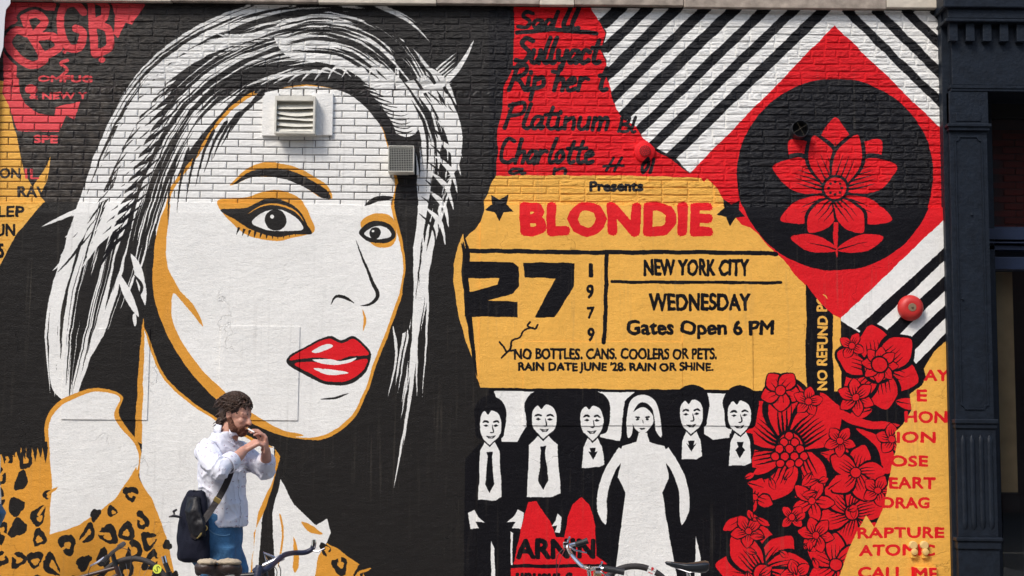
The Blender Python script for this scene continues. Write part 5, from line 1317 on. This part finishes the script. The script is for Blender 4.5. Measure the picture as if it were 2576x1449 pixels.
part(MB().tube(cat([tuple(G(1477, 1362, .28)), tuple(G(1440, 1370, .27)), tuple(G(1428, 1376, .24)), tuple(G(1440, 1398, .12)), tuple(G(1462, 1422, .04)), tuple(st_x), tuple(G(1484, 1432, -.08)), tuple(G(1494, 1430, -.2)), tuple(G(1516, 1430, -.25)), tuple(G(1566, 1438, -.26))], False, 6).tolist(), .0115, 12), 'handlebar', M_chrome, root)
part(MB().tube([G(1447, 1370, .275), G(1461, 1366, .28), G(1479, 1360, .28)], [.017, .0165, .019], 14), 'grip', M_grip, root)
part(MB().tube([G(1517, 1430, -.25), G(1545, 1434, -.255), G(1571, 1439, -.26)], [.0175, .017, .0195], 14), 'grip', M_grip, root)
for (x, y, dy) in ((1424, 1370, .26), (1505, 1434, -.25)):
    p = G(x, y, dy); mb = MB(); mb.box(p.x - .018, p.x + .014, p.y - .014, p.y + .014, p.z - .018, p.z + .016, .005); mb.tube([p + Vector((.01, 0, .02)), p + Vector((.02, -.02, .045))], .006, 8); mb.tube([p, p + Vector((.05, -.03, -.03)), p + Vector((.12, -.03, -.045))], [.006, .005, .004], 8)
    part(mb, 'brake_lever', M_chrome, root)
for i, (q, m) in enumerate((([(1420, 1378), (1402, 1400), (1400, 1440), (1406, 1480)], M_cable), ([(1422, 1380), (1412, 1402), (1402, 1440), (1400, 1480)], M_cable_r), ([(1505, 1440), (1490, 1452), (1470, 1462), (1462, 1490)], M_cable))):
    part(MB().tube(cat([tuple(at(x, y, Y + (.22 if i < 2 else -.2))) for x, y in q], False, 6).tolist(), .0024, 6), 'cable', m, root)
p = G(1503, 1446, -.16); part(MB().box(p.x - .022, p.x + .022, p.y - .02, p.y + .02, p.z - .025, p.z + .02, .006), 'bell', mat('yellowed bell', (.6, .45, .22), .3, metal=.4), root)

# --- single wheel with a sticker, locked beside it further back
Y2 = -1.41; c = at(1596, 1522, Y2); c.z = .3486
W2 = tag(empty('upright_wheel', (c.x, c.y, 0)), 'lone upright wheel with white and red sticker behind the chrome handlebar', 'wheel')
w = wheel(W2, c, R(6), .3486, .024)
def on_wheel(wc, Rw, ang, yaw, w_, h_, m, name, parent, off=.0235, extra=None):
    X = Matrix.Translation(wc) @ Matrix.Rotation(yaw, 4, 'Z'); t = ang
    M = X @ Matrix.Rotation(-(t - math.pi / 2), 4, 'Y') @ Matrix.Translation((0, -off, Rw))
    return M
Mx = on_wheel(c, .324, R(66), R(6), 0, 0, None, '', None)
o = MB().box(-.032, .032, 0, .003, -.036, .036, .001).build('sticker', mat('sticker white', (.75, .74, .72), .5), None, xf=Mx); child(o, W2)
mb = MB(); pts = [(-.012, 0, .012), (.0, 0, .02), (.012, 0, .01), (.004, 0, .0), (.0, 0, -.014), (-.006, 0, .0)]
mb.add([Vector((x * 1.2, -.0014, z * 1.0 + .005)) for x, _, z in pts], [tuple(range(6))]); mb.add([Vector((x, -.0014, z)) for x, z in ((-.02, -.026), (.018, -.026), (.018, -.021), (-.02, -.021))], [(0, 1, 2, 3)])
o = mb.build('red_print', mat('sticker red', (.6, .02, .02), .5), None, xf=Mx); child(o, W2)

# --- bicycle far left by the wall, only its front end in view, heading right
Y3 = -.98; c = at(333, 1510, Y3); c.z = .342
B3 = tag(empty('bicycle', (c.x - .5, Y3, 0)), 'bicycle with a round yellow sticker on its front wheel, nearest the left edge', 'bicycle')
wheel(B3, c, R(-6), .342, .022)
hbc = at(283, 1392, Y3); hb = at(300, 1449, Y3); ht = hbc + Vector((.03, 0, -.10)); hb.y = ht.y = Y3
bb = Vector((c.x - .60, Y3, .28)); stz = Vector((bb.x - .1, Y3, .45)); ra = Vector((bb.x - .40, Y3, .34))
frame(B3, bb, stz, ht, hb, ra, M_fr2); fork(B3, hb, c, M_fr2)
G = lambda x, y, dy: at(x, y, Y3 + dy)
part(MB().tube([G(308, 1370, .28), G(290, 1384, .06), G(282, 1390, -.02), G(268, 1404, -.2), G(258, 1418, -.29)], [.017, .0135, .015, .0135, .018], 12), 'handlebar', M_grip, B3)
part(tubes([(ht, hbc)], .019), 'stem', M_grip, B3)
part(MB().tube([G(300, 1376, .2), G(311, 1368, .29)], [.021, .02], 14), 'grip', mat('grip grey', (.05, .05, .055), .5), B3); part(MB().tube([G(270, 1402, -.2), G(256, 1418, -.29)], [.021, .02], 14), 'grip', M_grip, B3)
part(MB().tube([G(262, 1402, -.2), G(246, 1414, -.22), G(226, 1424, -.24)], [.008, .01, .006], 8), 'brake_lever', M_chrome, B3)
part(MB().tube(cat([tuple(G(248, 1414, -.22)), tuple(G(230, 1424, -.2)), tuple(G(222, 1445, -.1)), tuple(G(228, 1480, 0))], False, 6).tolist(), .0026, 6), 'cable', M_cable, B3)
part(MB().tube(cat([tuple(G(300, 1376, .1)), tuple(G(322, 1384, .02)), tuple(G(330, 1400, -.06)), tuple(G(326, 1440, -.08))], False, 6).tolist(), .0026, 6), 'cable', M_cable, B3)
Mx = on_wheel(c, .318, R(50), R(-6), 0, 0, None, '', None, .026)
o = MB().lathe([(0, 0), (.036, 0), (.036, .003)], (0, 0, 0), 'y', 28).build('sticker', mat('yellow sticker', (.72, .80, .08), .5), None, xf=Mx); child(o, B3)
o = MB().tube([(.012, -.002, .02), (-.006, -.002, .024), (-.014, -.002, .012), (.0, -.002, .0), (.014, -.002, -.008), (.006, -.002, -.022), (-.014, -.002, -.018)], .0028, 6).build('sticker_mark', M_fr1, None, xf=Mx); child(o, B3)
# second tyre-side lettering marks
# --- bicycle with a level top tube and bullhorn bars, in front of the man, heading right
Y4 = -4.9
B4 = tag(empty('bicycle', at(560, 1118, Y4).xy.to_3d()), 'black bicycle with silver stem and upturned bar end, its saddle missing', 'bicycle')
tA, tB = at(424, 1444, Y4), at(668, 1445, Y4)
sp0, sp1 = at(411, 1399, Y4), at(424, 1449, Y4)
bb = Vector((tA.x + .16, Y4, .28)); stz = tA + Vector((0, 0, .012)); stz.y = Y4; ht = tB + Vector((-.008, 0, .02)); hb = ht + Vector((.03, 0, -.13)); ra = Vector((bb.x - .41, Y4, .34)); fa = Vector((hb.x + .15, Y4, .34))
frame(B4, bb, stz, ht, hb, ra, M_fr1, .017); fork(B4, hb, fa, M_fr1); wheel(B4, fa, 0); wheel(B4, ra, 0)
part(MB().tube([stz, sp0 + (sp1 - sp0) * .35], [.0135, .0135], 12), 'seat_post', M_grip, B4); part(MB().tube([sp0 + (sp1 - sp0) * .35, sp0], [.0132, .0132], 12), 'post_top', M_chrome, B4)
G = lambda x, y, dy: at(x, y, Y4 + dy)
part(MB().tube([ht, G(663, 1422, 0)], [.017, .017], 12), 'headset', M_chrome, B4)
part(MB().tube([G(663, 1424, 0), G(690, 1412, 0), G(712, 1400, 0)], [.015, .017, .019], 12), 'stem', mat('brushed alloy', (.62, .62, .64), .3, metal=.85), B4)
part(MB().tube([G(672, 1412, -.06), G(663, 1390, -.08), G(690, 1402, -.05)], [.009, .008, .008], 10), 'bracket', M_chrome, B4)
part(MB().tube(cat([tuple(G(640, 1432, -.26)), tuple(G(650, 1440, -.24)), tuple(G(676, 1428, -.2)), tuple(G(700, 1408, -.05)), tuple(G(716, 1396, .04)), tuple(G(738, 1391, .2)), tuple(G(766, 1390, .26)), tuple(G(784, 1382, .27)), tuple(G(788, 1374, .27))], False, 6).tolist(), .0145, 12), 'handlebar', M_blue, B4)
part(MB().tube([G(788, 1378, .27), G(790, 1368, .27), G(790, 1358, .27)], [.014, .0135, .011], 14), 'bar_end', M_chrome, B4)
part(MB().tube([G(784, 1384, .27), G(800, 1388, .26), G(817, 1379, .25)], [.007, .005, .003], 8), 'brake_lever', M_chrome, B4)
part(MB().tube([G(652, 1424, -.25), G(650, 1436, -.26), G(646, 1462, -.27)], [.019, .021, .019], 14), 'grip', M_blue, B4)
for q in ([(700, 1420), (706, 1436), (704, 1470)], [(668, 1424), (650, 1428), (640, 1445), (640, 1480)], [(690, 1425), (697, 1440), (690, 1475)]):
    part(MB().tube(cat([tuple(at(x, y, Y4 - .05)) for x, y in q], False, 6).tolist(), .0026, 6), 'cable', M_cable, B4)
# --- bicycle standing end-on nearer the kerb: its worn saddle shows
Y5 = -5.3
B5 = tag(empty('bicycle', at(550, 1118, Y5).xy.to_3d()), 'bicycle whose worn black and tan saddle shows right below the hips of the man', 'bicycle')
M_tan = mat('worn tan leather', (.42, .34, .24), .7, bump=.4, var=.2); M_sd2 = mat('worn brown leather', (.035, .02, .016), .45, bump=.4, bscale=70, var=.3)
v = Vol(); 
for s_, x0_ in ((-1, 519), (1, 578)):
    p = at(x0_, 1427, Y5 - .02); v.ell(p, (.062, .055, .036))
    v.cap(at(548, 1440, Y5 + .05), p, .03, .035)
v.cap(at(550, 1436, Y5), at(556, 1446, Y5 + .17), .032, .02); v.ell(at(500, 1432, Y5), (.02, .04, .035)); v.ell(at(598, 1434, Y5), (.024, .045, .034))
o = v.skin('saddle', M_sd2, None, .006, 3); child(o, B5)
for x0_, w_ in ((522, .052), (576, .066)):
    p = at(x0_, 1414, Y5 - .035); v = Vol(); v.ell(p, (w_, .045, .017)); o = v.skin('worn_patch', M_tan, None, .005, 2, fold(.004, (60, 60, 60))); child(o, B5)
sc_ = at(552, 1446, Y5 + .06); part(tubes([(sc_, Vector((sc_.x, sc_.y + .03, .72)))], .0135), 'seat_post', M_chrome, B5)
# frame seen end-on (runs away from the camera)
Xr = Matrix.Translation((sc_.x, sc_.y, 0)) @ Matrix.Rotation(R(100), 4, 'Z')
def tp(x, z, y=0): return Xr @ Vector((x, y, z))
part(tubes([(tp(-.02, .72), tp(.15, .28)), (tp(.15, .28), tp(.6, .68)), (tp(0.02, .66), tp(.58, .72)), (tp(.58, .76), tp(.62, .64))], .016), 'frame', M_fr2, B5)
part(tubes([(tp(.0, .66), tp(-.26, .34, .05)), (tp(.0, .66), tp(-.26, .34, -.05)), (tp(.15, .28), tp(-.26, .34, .05)), (tp(.15, .28), tp(-.26, .34, -.05))], .008), 'stays', M_fr2, B5)
part(tubes([(tp(.62, .64), tp(.74, .34, .05)), (tp(.62, .64), tp(.74, .34, -.05))], .01), 'fork', M_fr2, B5)
part(MB().tube([tp(.6, .78, -.2), tp(.6, .76), tp(.6, .78, .2)], .012, 10), 'handlebar', M_chrome, B5)
wheel(B5, tp(-.26, .34), R(100)); wheel(B5, tp(.74, .34), R(100))
